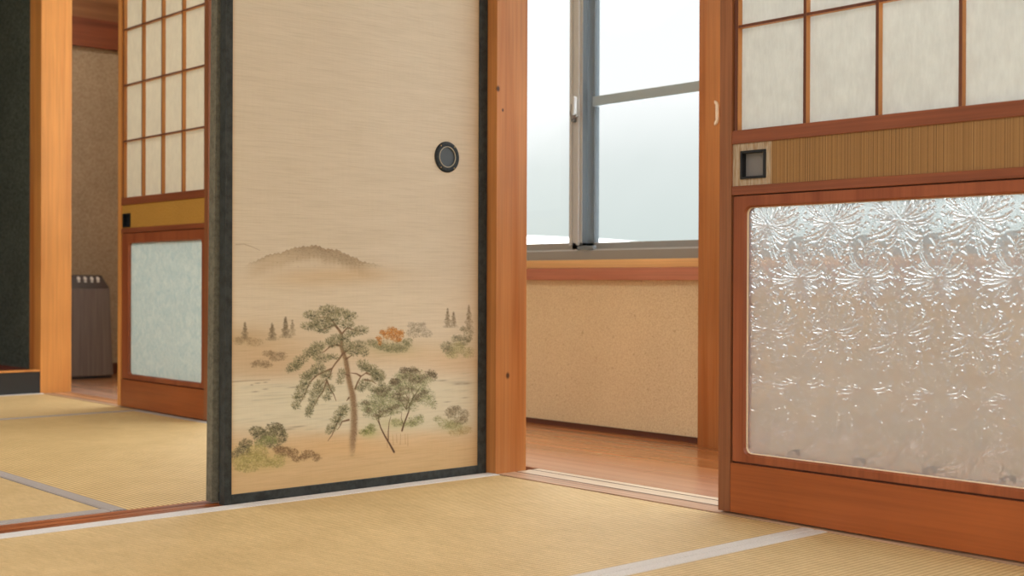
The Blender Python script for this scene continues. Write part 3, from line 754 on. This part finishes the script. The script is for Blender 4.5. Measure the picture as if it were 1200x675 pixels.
    stroke([(472, 505), (474, 498), (477, 490), (480, 482), (481, 474), (486, 465), (490, 459), (494, 453)], 1.5, .7, bark, .7)
    stroke([(474, 498), (471, 490), (472, 483)], .9, .5, bark, .5); stroke([(481, 475), (479, 466), (474, 458)], .9, .5, bark, .5)
    stroke([(486, 465), (483, 456), (482, 448)], .8, .5, bark, .5)
    for x in (466, 470, 476, 479, 462, 455): stroke([(x, 521+rs.uniform(-3, 4)), (x+rs.uniform(-1, 1), 508)], .6, .4, cc(150, 108, 70), .4)
    green = [cc(112, 126, 76), cc(90, 102, 62), cc(140, 154, 96), cc(78, 82, 56), cc(168, 172, 122)]
    tips = [cc(98, 82, 64), cc(84, 78, 60), cc(112, 96, 74)]
    A = [(440, 469, 9, 6), (450, 464, 8, 7), (437, 478, 8, 6), (456, 474, 7, 6), (447, 476, 9, 6), (432, 483, 5, 5), (461, 481, 5, 4), (442, 488, 5, 3), (455, 458, 7, 5), (463, 468, 7, 6), (466, 479, 6, 5), (427, 475, 6, 5), (452, 484, 8, 4), (447, 460, 8, 5)]
    Bt = [(467, 450, 8, 5), (476, 438, 7, 4), (487, 438, 8, 5), (480, 446, 11, 7), (497, 445, 8, 5), (505, 442, 6, 5), (463, 451, 6, 4), (497, 456, 7, 4), (503, 470, 7, 5), (494, 466, 8, 4), (509, 474, 3, 4), (468, 463, 7, 5), (474, 471, 8, 5), (484, 458, 6, 4), (490, 450, 9, 6), (472, 457, 7, 5), (487, 470, 7, 4), (500, 462, 8, 5), (470, 441, 7, 4), (481, 478, 8, 4)]
    for q in range(34):
        (bx, by) = ((446, 489), (477, 480))[q % 2]; (cx_, cy_, wx, wy) = (A if q % 2 == 0 else Bt)[rs.randint(8)]
        stroke([(bx, by), ((bx+cx_)/2+rs.uniform(-3, 3), (by+cy_)/2+2), (cx_+rs.uniform(-4, 4), cy_+rs.uniform(-2, 3))], .6, .35, cc(104, 82, 60), .38)
    leaves(A, green, .40, .85, .9, 1.3); leaves(Bt, green, .40, .85, .9, 1.3)
    leaves([(x+rs.uniform(-3, 3), y-h*.5, w*.8, h*.5) for (x, y, w, h) in A+Bt if rs.rand() < .75], tips, .42, .9, .8)
    leaves([(475, 433, 5, 2.5), (486, 433, 5, 2.5), (505, 437, 5, 3), (464, 446, 5, 3), (511, 441, 2, 3)], tips, .5, .95)
    leaves([(466, 495, 6, 4), (488, 493, 8, 5), (493, 489, 4, 3), (480, 497, 9, 3)], [cc(126, 138, 78), cc(150, 160, 96), cc(104, 104, 72)], .32)
    leaves([(434, 504, 7, 4), (436, 500, 4, 3), (427, 507, 5, 3)], [cc(128, 144, 70), cc(108, 110, 70)], .36)
    # bushes at the lower left
    blob(300, 540, 36, 12, cc(196, 178, 108), .55)
    dk = [cc(80, 76, 58), cc(106, 104, 74), cc(64, 58, 46), cc(136, 134, 96), cc(170, 164, 120)]
    leaves([(302, 505, 8, 5), (306, 511, 8, 5), (323, 500, 9, 4), (327, 505, 8, 5), (333, 512, 5, 6), (317, 508, 8, 5), (289, 520, 7, 5), (285, 528, 8, 5), (276, 533, 4, 4), (320, 519, 9, 5)], dk, .5, 1.0, 1.1)
    leaves([(307, 519, 7, 4), (320, 515, 6, 5), (313, 514, 6, 3)], [cc(150, 156, 96), cc(120, 130, 78)], .45)
    leaves([(303, 529, 12, 7), (283, 541, 10, 6), (308, 541, 14, 6), (295, 536, 12, 6), (330, 535, 7, 4), (325, 543, 9, 4), (290, 549, 12, 4)], [cc(176, 166, 98), cc(158, 148, 80), cc(192, 180, 112)], .36, 1.1)
    leaves([(334, 529, 8, 5), (344, 531, 6, 5), (328, 527, 6, 4), (362, 532, 7, 4), (372, 536, 5, 4), (357, 536, 5, 3), (349, 538, 5, 3)], [cc(128, 98, 66), cc(146, 114, 74), cc(108, 82, 56)], .36)
    # the pine
    tr = cc(150, 122, 90)
    trunk = [(413.5, 535), (414, 520), (415.5, 505), (416, 490), (415.5, 475), (414, 462), (411, 450), (409, 440), (407.5, 430), (406, 421), (403, 413), (401, 406), (401.5, 398), (401, 391), (397, 385), (392, 380)]
    P = [to_canvas(*p) for p in trunk]; wid = [8.0, 8.6, 9, 8.8, 8.2, 7.6, 6.8, 6.2, 5.8, 5.4, 4.6, 4.0, 3.4, 3.0, 2.4, 1.6]
    for i in range(len(P)-1):
        n = 26
        for k in range(n):
            t = k/n; x = P[i][0]+(P[i+1][0]-P[i][0])*t; y = P[i][1]+(P[i+1][1]-P[i][1])*t; w_ = wid[i]+(wid[i+1]-wid[i])*t
            fade = min(1, max(.12, (535-(trunk[i][1]+(trunk[i+1][1]-trunk[i][1])*t))/26))
            stamp(x, y, 1.2, tr, .6*fade, rx=w_*.62); stamp(x, y, 1.2, tr, .3*fade, rx=w_*.85)
            for q in range(3):
                s = rs.uniform(-1, 1); stamp(x+s*w_*.8, y, .9, cc(104, 78, 56) if (s > .25 or rs.rand() < .3) else cc(186, 158, 120), .4*fade, rx=.9)
    def branch(pts, w0, w1): stroke(pts, w0, w1, cc(122, 94, 70), .7, .1); 
    for b in ([(403, 414), (399, 420), (394, 426), (390, 432), (388, 440), (382, 446), (374, 454)], [(390, 432), (380, 436), (372, 440), (364, 448), (358, 462), (352, 474)], [(400, 405), (395, 404), (388, 406), (381, 412), (374, 414)], [(401, 392), (408, 384), (414, 386), (422, 388)], [(397, 385), (390, 375), (384, 372), (372, 372)],
              [(393, 381), (385, 384), (378, 386)], [(417, 456), (420, 448), (424, 441), (430, 437), (436, 431)], [(424, 441), (419, 438), (412, 437)], [(430, 437), (438, 440), (446, 447)], [(428, 445), (436, 446), (442, 450)], [(410, 440), (404, 438)], [(404, 414), (412, 408), (420, 406)], [(406, 421), (414, 416)],
              [(384, 446), (380, 458), (374, 466), (368, 478)], [(384, 446), (388, 456), (392, 462), (395, 470)], [(410, 492), (402, 494), (399, 500), (396, 504)], [(400, 488), (394, 500), (390, 510), (385, 517)], [(410, 466), (407, 470)]):
        branch(b, 1.5, .6)
    pine = [cc(96, 100, 66), cc(78, 84, 54), cc(134, 132, 94), cc(116, 114, 82), cc(158, 150, 116)]
    pads = [(366, 369, 8, 4), (386, 364, 11, 5.5), (402, 366, 7, 4), (411, 370, 8, 4), (392, 374, 8, 6), (378, 375, 9, 4), (363, 382, 8, 3.5), (370, 380, 6, 3), (379, 386, 8, 3.5), (386, 381, 6, 3),
            (407, 380, 8, 4), (424, 387, 7.5, 4), (414, 390, 7, 3.5), (396, 396, 7, 4), (405, 396, 6, 4), (388, 401, 5, 4), (393, 403, 6, 3),
            (374, 405, 7, 4), (364, 413, 7, 4), (371, 410, 7, 4), (378, 419, 9, 4.5), (392, 418, 6, 2.5), (354, 421, 7, 4), (345, 430, 7, 3.5), (340, 434, 3.5, 2), (349, 427, 6, 3),
            (409, 406, 7, 5), (421, 405, 8, 4.5), (428, 412, 5, 4), (416, 412, 7, 4), (374, 431, 7, 5), (367, 437, 6, 4), (359, 441, 6, 3), (383, 440, 6, 5), (426, 426, 6, 4), (436, 432, 8, 4), (445, 440, 7, 5), (428, 431, 6, 3), (441, 437, 7, 4),
            (362, 440, 5, 4), (359, 449, 6, 4), (355, 457, 6, 5), (351, 465, 6, 4), (348, 475, 4.5, 4), (375, 452, 6, 6), (371, 460, 7, 4), (368, 470, 4.5, 5), (364, 480, 4, 5), (362, 485, 3, 3), (387, 456, 5, 5), (384, 465, 4, 3.5), (401, 438, 4, 5), (399, 447, 4, 2.5),
            (429, 449, 7, 4), (424, 455, 5, 3), (440, 456, 7, 3), (444, 443, 7, 4), (448, 451, 4, 3), (405, 479, 6, 4), (400, 485, 7, 4), (395, 493, 6, 4), (390, 501, 5, 4), (386, 506, 3, 2)]
    for (cx, cy, rx_, ry_) in pads:
        px, py = to_canvas(cx, cy+1); stamp(px, py, ry_*1.5, cc(158, 150, 118), .46, rx=rx_*1.45)
        n = int(rx_*ry_*5.0)
        for i in range(n):
            th = rs.uniform(0, 6.283); r = math.sqrt(rs.rand())*1.12; x = cx+rx_*r*math.cos(th); y = cy+ry_*r*math.sin(th)
            dark = (y-cy)/ry_ > -.1 and abs(x-cx) < rx_*.6
            c = (pine[rs.randint(2)]*.86) if (dark and rs.rand() < .8) else pine[2+rs.randint(3)]
            ang = math.atan2((y-cy-ry_*.6)*1.2, (x-cx))+rs.normal(0, .4); L = rs.uniform(1.0, 2.6)
            a0 = to_canvas(x, y); a1 = to_canvas(x+L*math.cos(ang), y+L*math.sin(ang))
            c = np.clip(c*(1+.16*rs.randn()), 0, 1)
            for k in range(5):
                t = k/4; stamp(a0[0]+(a1[0]-a0[0])*t, a0[1]+(a1[1]-a0[1])*t, .62, c, .34)
        if rs.rand() < .6:
            px, py = to_canvas(cx+rs.uniform(-1, 1), cy+1); stamp(px, py, 1.3, cc(44, 54, 40), .62, rx=2.6)
    # aged edges of the cloth
    e = np.exp(-(XX-PX0)/.004)*.5; wash(e, cc(214, 162, 96))
    e = np.exp(-(PX1-XX)/.012)*.45; wash(np.clip(e, 0, 1), cc(172, 128, 78))
    e = np.exp(-(PX1-XX)/.05)*.22; wash(np.clip(e, 0, 1), cc(170, 128, 84))
    g_ = C.mean(-1, keepdims=True); C = g_+(C-g_)*.86
    return C, W, H
def lin(C): return np.where(C <= .04045, C/12.92, ((np.clip(C, 0, 1)+.055)/1.055)**2.4)

def cloth_panel_mat():
    mt, nt, out = newmat('painted_silk'); at = N(nt, 'ShaderNodeAttribute'); at.attribute_name = 'paint'
    mp, _ = coords(nt, (.03, 1, 1)); a = noise(nt, mp, 420, 3, .6, .3); r = ramp(nt, [(.30, (.90, .89, .87, 1)), (.5, (.98, .98, .975, 1)), (.7, (1.02, 1.02, 1.02, 1))]); nt.links.new(a.outputs[0], r.inputs[0])
    mp2, _ = coords(nt, (.12, 1, 1)); b = noise(nt, mp2, 60, 4, .6, .2); r2 = ramp(nt, [(.3, (.95, .945, .93, 1)), (.7, (1.0, 1.0, 1.0, 1))]); nt.links.new(b.outputs[0], r2.inputs[0])
    mp3, _ = coords(nt, (1, 1, .04)); d = noise(nt, mp3, 300, 2, .6); r3 = ramp(nt, [(.3, (.98, .98, .975, 1)), (.6, (1.0, 1.0, 1.0, 1))]); nt.links.new(d.outputs[0], r3.inputs[0])
    c = mixc(nt, 1, mixc(nt, 1, mixc(nt, 1, at.outputs[0], r, 'MULTIPLY'), r2, 'MULTIPLY'), r3, 'MULTIPLY')
    p = pbsdf(nt, out, None, .7, **{'Specular IOR Level': .25}); nt.links.new(c, p.inputs['Base Color']); bump(nt, p, a, .25, .0004)
    return mt

def painted_door():
    t = thing('fusuma_door', 'front fusuma sliding door painted with a pine tree landscape, black lacquered frame', 'sliding door', (1.6645, 2.3745, .0), 'fusuma sliding doors')
    XA, XB, Y0, Y1, T = 1.310, 2.0165, 2.3625, 2.387, 1.765
    mk('stile', boxes((XA, 1.3265, Y0, Y1, -.001, T)), LACQ, t, bevel=.0015)
    mk('stile', boxes((1.991, XB, Y0, Y1, -.001, T)), LACQ, t, bevel=.0015)
    mk('rail', boxes((1.3265, 1.991, Y0+.0008, Y1, -.001, .020)), LACQ, t, bevel=.0015)
    mk('rail', boxes((1.3265, 1.991, Y0+.0008, Y1, T-.02, T)), LACQ, t, bevel=.0015)
    C, W, H = paint(); C = lin(C)
    # extra rows above the picture carry plain cloth
    top = np.repeat(C[:1], 30, axis=0)
    zt = np.linspace(T-.015, PZ1+.01, 30); zz = np.concatenate([zt, np.linspace(PZ1, PZ0, H)]); C = np.concatenate([top, C], 0)
    xs = np.linspace(PX0, PX1, W); HH = len(zz); w = t.location
    co = np.zeros((HH*W, 3), np.float32); X_, Z_ = np.meshgrid(xs, zz)
    co[:, 0] = X_.ravel()-w.x; co[:, 1] = Y0+.003-w.y; co[:, 2] = Z_.ravel()-w.z
    idx = np.arange(HH*W).reshape(HH, W); q = np.stack([idx[:-1, :-1], idx[1:, :-1], idx[1:, 1:], idx[:-1, 1:]], -1).reshape(-1, 4)
    # back sheet closes the panel
    n = HH*W; back = np.array([(xs[0], Y1-.003, zz[0]), (xs[-1], Y1-.003, zz[0]), (xs[-1], Y1-.003, zz[-1]), (xs[0], Y1-.003, zz[-1])], np.float32)-np.array(w, np.float32)
    co = np.vstack([co, back]); q = np.vstack([q, [[n, n+1, n+2, n+3]]])
    me = bpy.data.meshes.new('painted_panel'); me.vertices.add(len(co)); me.vertices.foreach_set('co', co.ravel())
    me.loops.add(q.size); me.loops.foreach_set('vertex_index', q.ravel().astype(np.int32)); me.polygons.add(len(q)); me.polygons.foreach_set('loop_start', np.arange(0, q.size, 4, dtype=np.int32)); me.polygons.foreach_set('loop_total', np.full(len(q), 4, np.int32))
    me.update(calc_edges=True)
    at = me.color_attributes.new('paint', 'FLOAT_COLOR', 'POINT'); ca = np.ones((len(co), 4), np.float32); ca[:n, :3] = C.reshape(-1, 3); ca[n:, :3] = C[0, 0]
    at.data.foreach_set('color', ca.ravel())
    me.materials.append(cloth_panel_mat())
    o = bpy.data.objects.new('painted_panel', me); COL.objects.link(o); o.parent = t
    # round recessed pull
    cx, cz = 1.893, .7555
    def lathe(prof, seg=48):
        bm = bmesh.new(); rings = []
        for (r, y) in prof:
            rings.append([bm.verts.new((cx+r*math.cos(2*math.pi*i/seg), y, cz+r*math.sin(2*math.pi*i/seg))) for i in range(seg)])
        for a, b in zip(rings[:-1], rings[1:]):
            for i in range(seg): bm.faces.new((a[i], a[(i+1) % seg], b[(i+1) % seg], b[i]))
        return bm, rings
    ys = Y0+.003
    bm, rg = lathe([(.0365, ys+.001), (.0362, ys-.0022), (.0345, ys-.0036), (.0300, ys-.0040), (.0262, ys-.0038), (.0250, ys-.0034)])
    bmesh.ops.recalc_face_normals(bm, faces=bm.faces)
    pull = mk('door_pull', bm, speckle('worn_black', srgb(50, 58, 62), srgb(30, 34, 38), 500, .4, .2, .2, dark=srgb(150, 130, 92)), t, smooth=True)
    bm, rg = lathe([(.0252, ys-.0035), (.0245, ys-.0046), (.0232, ys-.0046), (.0226, ys-.0034), (.0224, ys-.0005)])
    mk('inner_rim', bm, plain('worn_rim', srgb(168, 160, 142), .4, Metallic=.4), pull, smooth=True)
    bm, rg = lathe([(.0226, ys-.0032), (.0222, ys-.0006)]); bm.faces.new(rg[-1])
    mk('cup', bm, plain('cup_grey', srgb(70, 80, 88), .5), pull)
    bm = bmesh.new()
    for a in (50, 128, 232, 308):
        bmesh.ops.create_uvsphere(bm, u_segments=10, v_segments=6, radius=.0018, matrix=Matrix.Translation((cx+.0322*math.cos(math.radians(a)), ys-.0038, cz+.0322*math.sin(math.radians(a)))))
    mk('stud', bm, GOLD, pull, smooth=True)
painted_door()

def plain_door():
    t = thing('fusuma_door', 'second fusuma sliding door stacked behind the painted one, only its olive edge showing', 'sliding door', (1.66, 2.409, .0), 'fusuma sliding doors')
    XA, XB, Y0, Y1, T = 1.302, 2.002, 2.397, 2.420, 1.762
    mk('stile', boxes((XA, XA+.018, Y0, Y1, .0, T)), LACQ_E, t, bevel=.0015)
    mk('stile', boxes((XB-.018, XB, Y0, Y1, .0, T)), LACQ_E, t, bevel=.0015)
    mk('rail', boxes((XA+.018, XB-.018, Y0, Y1, .0, .02)), LACQ, t); mk('rail', boxes((XA+.018, XB-.018, Y0, Y1, T-.02, T)), LACQ, t)
    mk('panel', boxes((XA+.018, XB-.018, Y0+.003, Y1-.003, .02, T-.02)), speckle('plain_silk', srgb(214, 196, 164), srgb(200, 180, 146), 200, .8, .1, .1), t)
    t.rotation_euler = (0, .0085, 0); t.location.x -= .004
plain_door()

# ------------------------------------------------------------------ appliance in the far corridor
def appliance():
    t = thing('air_purifier', 'slim grey-brown floor appliance with dark slanted control top at the corridor end', 'appliance', (2.50, 5.93, 0))
    x0, x1, y0, y1 = 2.325, 2.640, 5.83, 6.03
    body_m, nt, out = newmat('woodgrain_grey'); mp, _ = coords(nt, (1, 1, .03)); a = noise(nt, mp, 90, 3, .6); r = ramp(nt, [(.3, srgb(96, 86, 80)), (.7, srgb(126, 114, 106))]); nt.links.new(a.outputs[0], r.inputs[0]); p = pbsdf(nt, out, None, .5); nt.links.new(r.outputs[0], p.inputs['Base Color'])
    mk('body', prism([(x0, .012), (x1, .012), (x1-.018, .424), (x0+.018, .424)], 'y', y0, y1), body_m, t, bevel=.004)
    mk('plinth', boxes((x0+.006, x1-.006, y0+.006, y1-.006, 0, .012)), BLACKM, t)
    brown = plain('brown_top', srgb(58, 42, 34), .35)
    bm = bmesh.new()
    lo = [(x0+.018, y0), (x1-.018, y0), (x1-.018, y1), (x0+.018, y1)]; hi = [(x0+.042, y0+.035), (x1-.046, y0+.035), (x1-.046, y1-.01), (x0+.042, y1-.01)]
    a = [bm.verts.new((x, y, .4245)) for x, y in lo]; b = [bm.verts.new((x, y, .489)) for x, y in hi]
    bm.faces.new(a); bm.faces.new(b)
    for i in range(4): bm.faces.new((a[i], a[(i+1) % 4], b[(i+1) % 4], b[i]))
    bmesh.ops.recalc_face_normals(bm, faces=bm.faces)
    top = mk('control_top', bm, brown, t, bevel=.003)
    def on_face(x, s): # s 0..1 up the slanted front
        return (x, y0+.035*s-.0012, .4245+.0645*s)
    for i, x in enumerate((2.478, 2.510, 2.542, 2.572)):
        bm = bmesh.new(); w = .0085
        vs = []
        seg = 12
        for k in range(seg):
            th = 2*math.pi*k/seg; vs.append(bm.verts.new(on_face(x+w*math.cos(th), .74+.15*math.sin(th))))
        bm.faces.new(vs)
        if i in (1, 3):
            pass
        g = mk('button', bm, plain('button_print', srgb(214, 208, 200), .5), top)
        bm = bmesh.new(); vs = [bm.verts.new(on_face(x+dx, .52+dz)) for dx, dz in ((-.008, -.05), (.004, -.05), (.004, .04), (-.008, .04))]
        bm.faces.new(vs); mk('legend', bm, WHITE, g)
    mk('legend', boxes((2.47, 2.53, y0+.012, y0+.0125, .442, .444)), plain('dim_legend', srgb(110, 96, 88), .6), top)
appliance()

# ------------------------------------------------------------------ outside
def outside():
    rs = np.random.RandomState(3)
    # snow-covered bank below the window
    bm = bmesh.new(); nx, ny = 40, 60; g = []
    for i in range(nx+1):
        X = 3.3+(i/nx)**1.5*26; row = []
        for j in range(ny+1):
            Y = -6+j/ny*42
            top = float(np.interp(Y/X*6, [3, 4.5, 5.0, 5.57, 6.0, 6.6, 8], [.62, .66, .69, .732, .764, .782, .80]))
            k = min(1, (X-3.3)/2.7); k = k*k*(3-2*k)
            z = -.35+(top+.35)*k-max(0, X-6)*.012+.008*math.sin(Y*2.1+X)
            row.append(bm.verts.new((X, Y, z)))
        g.append(row)
    for i in range(nx):
        for j in range(ny): bm.faces.new((g[i][j], g[i+1][j], g[i+1][j+1], g[i][j+1]))
    o = mk('snowy_ground', bm, plain('snow', (.93, .95, .96, 1), .9), None, smooth=True); o['kind'] = 'structure'; o['label'] = 'snow lying on the ground outside the window'
    # misty mountain side; its pale haze is painted as emission, brighter upward
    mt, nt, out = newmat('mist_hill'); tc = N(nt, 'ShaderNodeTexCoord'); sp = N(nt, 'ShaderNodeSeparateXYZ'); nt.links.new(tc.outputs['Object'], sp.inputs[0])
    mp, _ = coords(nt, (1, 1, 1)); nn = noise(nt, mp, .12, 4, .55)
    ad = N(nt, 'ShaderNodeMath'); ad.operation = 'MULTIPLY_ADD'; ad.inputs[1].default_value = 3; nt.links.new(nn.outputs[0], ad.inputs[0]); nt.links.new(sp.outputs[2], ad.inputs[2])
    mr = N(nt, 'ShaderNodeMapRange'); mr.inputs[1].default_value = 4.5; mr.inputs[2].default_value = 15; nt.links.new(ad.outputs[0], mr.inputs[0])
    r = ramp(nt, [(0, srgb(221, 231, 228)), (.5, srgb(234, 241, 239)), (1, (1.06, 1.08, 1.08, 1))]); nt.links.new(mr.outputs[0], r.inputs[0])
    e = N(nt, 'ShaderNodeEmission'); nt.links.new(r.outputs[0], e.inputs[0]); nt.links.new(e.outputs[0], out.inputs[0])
    bm = bmesh.new(); g = []; n1, n2 = 60, 14
    for i in range(n1+1):
        Y = -10+i/n1*130; row = []
        hgt = 24+4*math.exp(-((Y-30)/26)**2)+1.4*math.sin(Y*.23)+.7*math.sin(Y*.61)
        for j in range(n2+1):
            t = j/n2; row.append(bm.verts.new((55+t*30, Y, -1+hgt*math.sin(t*math.pi/2))))
        g.append(row)
    for i in range(n1):
        for j in range(n2): bm.faces.new((g[i][j], g[i+1][j], g[i+1][j+1], g[i][j+1]))
    o = mk('misty_hill', bm, mt, None, smooth=True); o['kind'] = 'structure'; o['label'] = 'pale hillside dissolving in mist outside the window'
outside()

# ------------------------------------------------------------------ light
w = bpy.data.worlds.new('world'); SC.world = w; w.use_nodes = True; nt = w.node_tree; nt.nodes.clear()
out = nt.nodes.new('ShaderNodeOutputWorld'); bg = nt.nodes.new('ShaderNodeBackground'); tc = nt.nodes.new('ShaderNodeTexCoord')
sp = nt.nodes.new('ShaderNodeSeparateXYZ'); nt.links.new(tc.outputs['Generated'], sp.inputs[0])
r = ramp(nt, [(0, (.80, .85, .84, 1)), (.10, (.93, .97, .965, 1)), (.27, (1.2, 1.23, 1.24, 1)), (.45, (4.6, 4.6, 4.6, 1)), (1, (6.5, 6.5, 6.5, 1))]); nt.links.new(sp.outputs[2], r.inputs[0])
nt.links.new(r.outputs[0], bg.inputs[0]); bg.inputs[1].default_value = 1.0; nt.links.new(bg.outputs[0], out.inputs[0])

def area(name, loc, target, sx, sy, power, col=(1, 1, 1), portal=False):
    l = bpy.data.lights.new(name, 'AREA'); l.shape = 'RECTANGLE'; l.size = sx; l.size_y = sy; l.energy = power; l.color = col
    o = bpy.data.objects.new(name, l); COL.objects.link(o); o.location = loc
    d = Vector(target)-Vector(loc); o.rotation_euler = d.to_track_quat('-Z', 'Y').to_euler()
    if portal: l.cycles.is_portal = True
    return o
area('portal_corridor', (XW+.13, 2.15, 1.27), (0, 2.15, 1.27), 6.0, 1.46, 1, portal=True)
area('portal_back', (-.36, YB-.12, 1.2), (-.36, 3, 1.2), 2.0, 1.85, 1, portal=True)
area('portal_left', (XL-.12, .7, 1.25), (2, .7, 1.25), 2.4, 1.7, 1, portal=True)
area('portal_left_far', (XL-.12, 3.75, 1.25), (2, 3.75, 1.25), 1.7, 1.7, 1, portal=True)
area('corridor_fill', (2.45, 4.9, 2.30), (2.45, 4.9, 0), .4, .8, 9, (1, .95, .88))  # unseen fill light added to lift the dark corridor end
area('near_room_fill', (.0, .4, 2.30), (.0, .4, 0), 1.6, 1.6, 30, (1, .98, .95))  # soft overhead fill added to even out the near room
area('back_room_fill', (.5, 3.9, 2.30), (.5, 3.9, 0), 1.0, 1.0, 22, (1, .95, .88))  # added fill brightening the dark back room, no fitting there
SC.view_settings.view_transform = 'Standard'; SC.view_settings.look = 'None'; SC.view_settings.exposure = .0; SC.view_settings.gamma = 1.0
SC.cycles.use_denoising = True
SC.cycles.max_bounces = 10; SC.cycles.transparent_max_bounces = 12; SC.cycles.transmission_bounces = 8; SC.cycles.diffuse_bounces = 5
SC.cycles.sample_clamp_indirect = 6
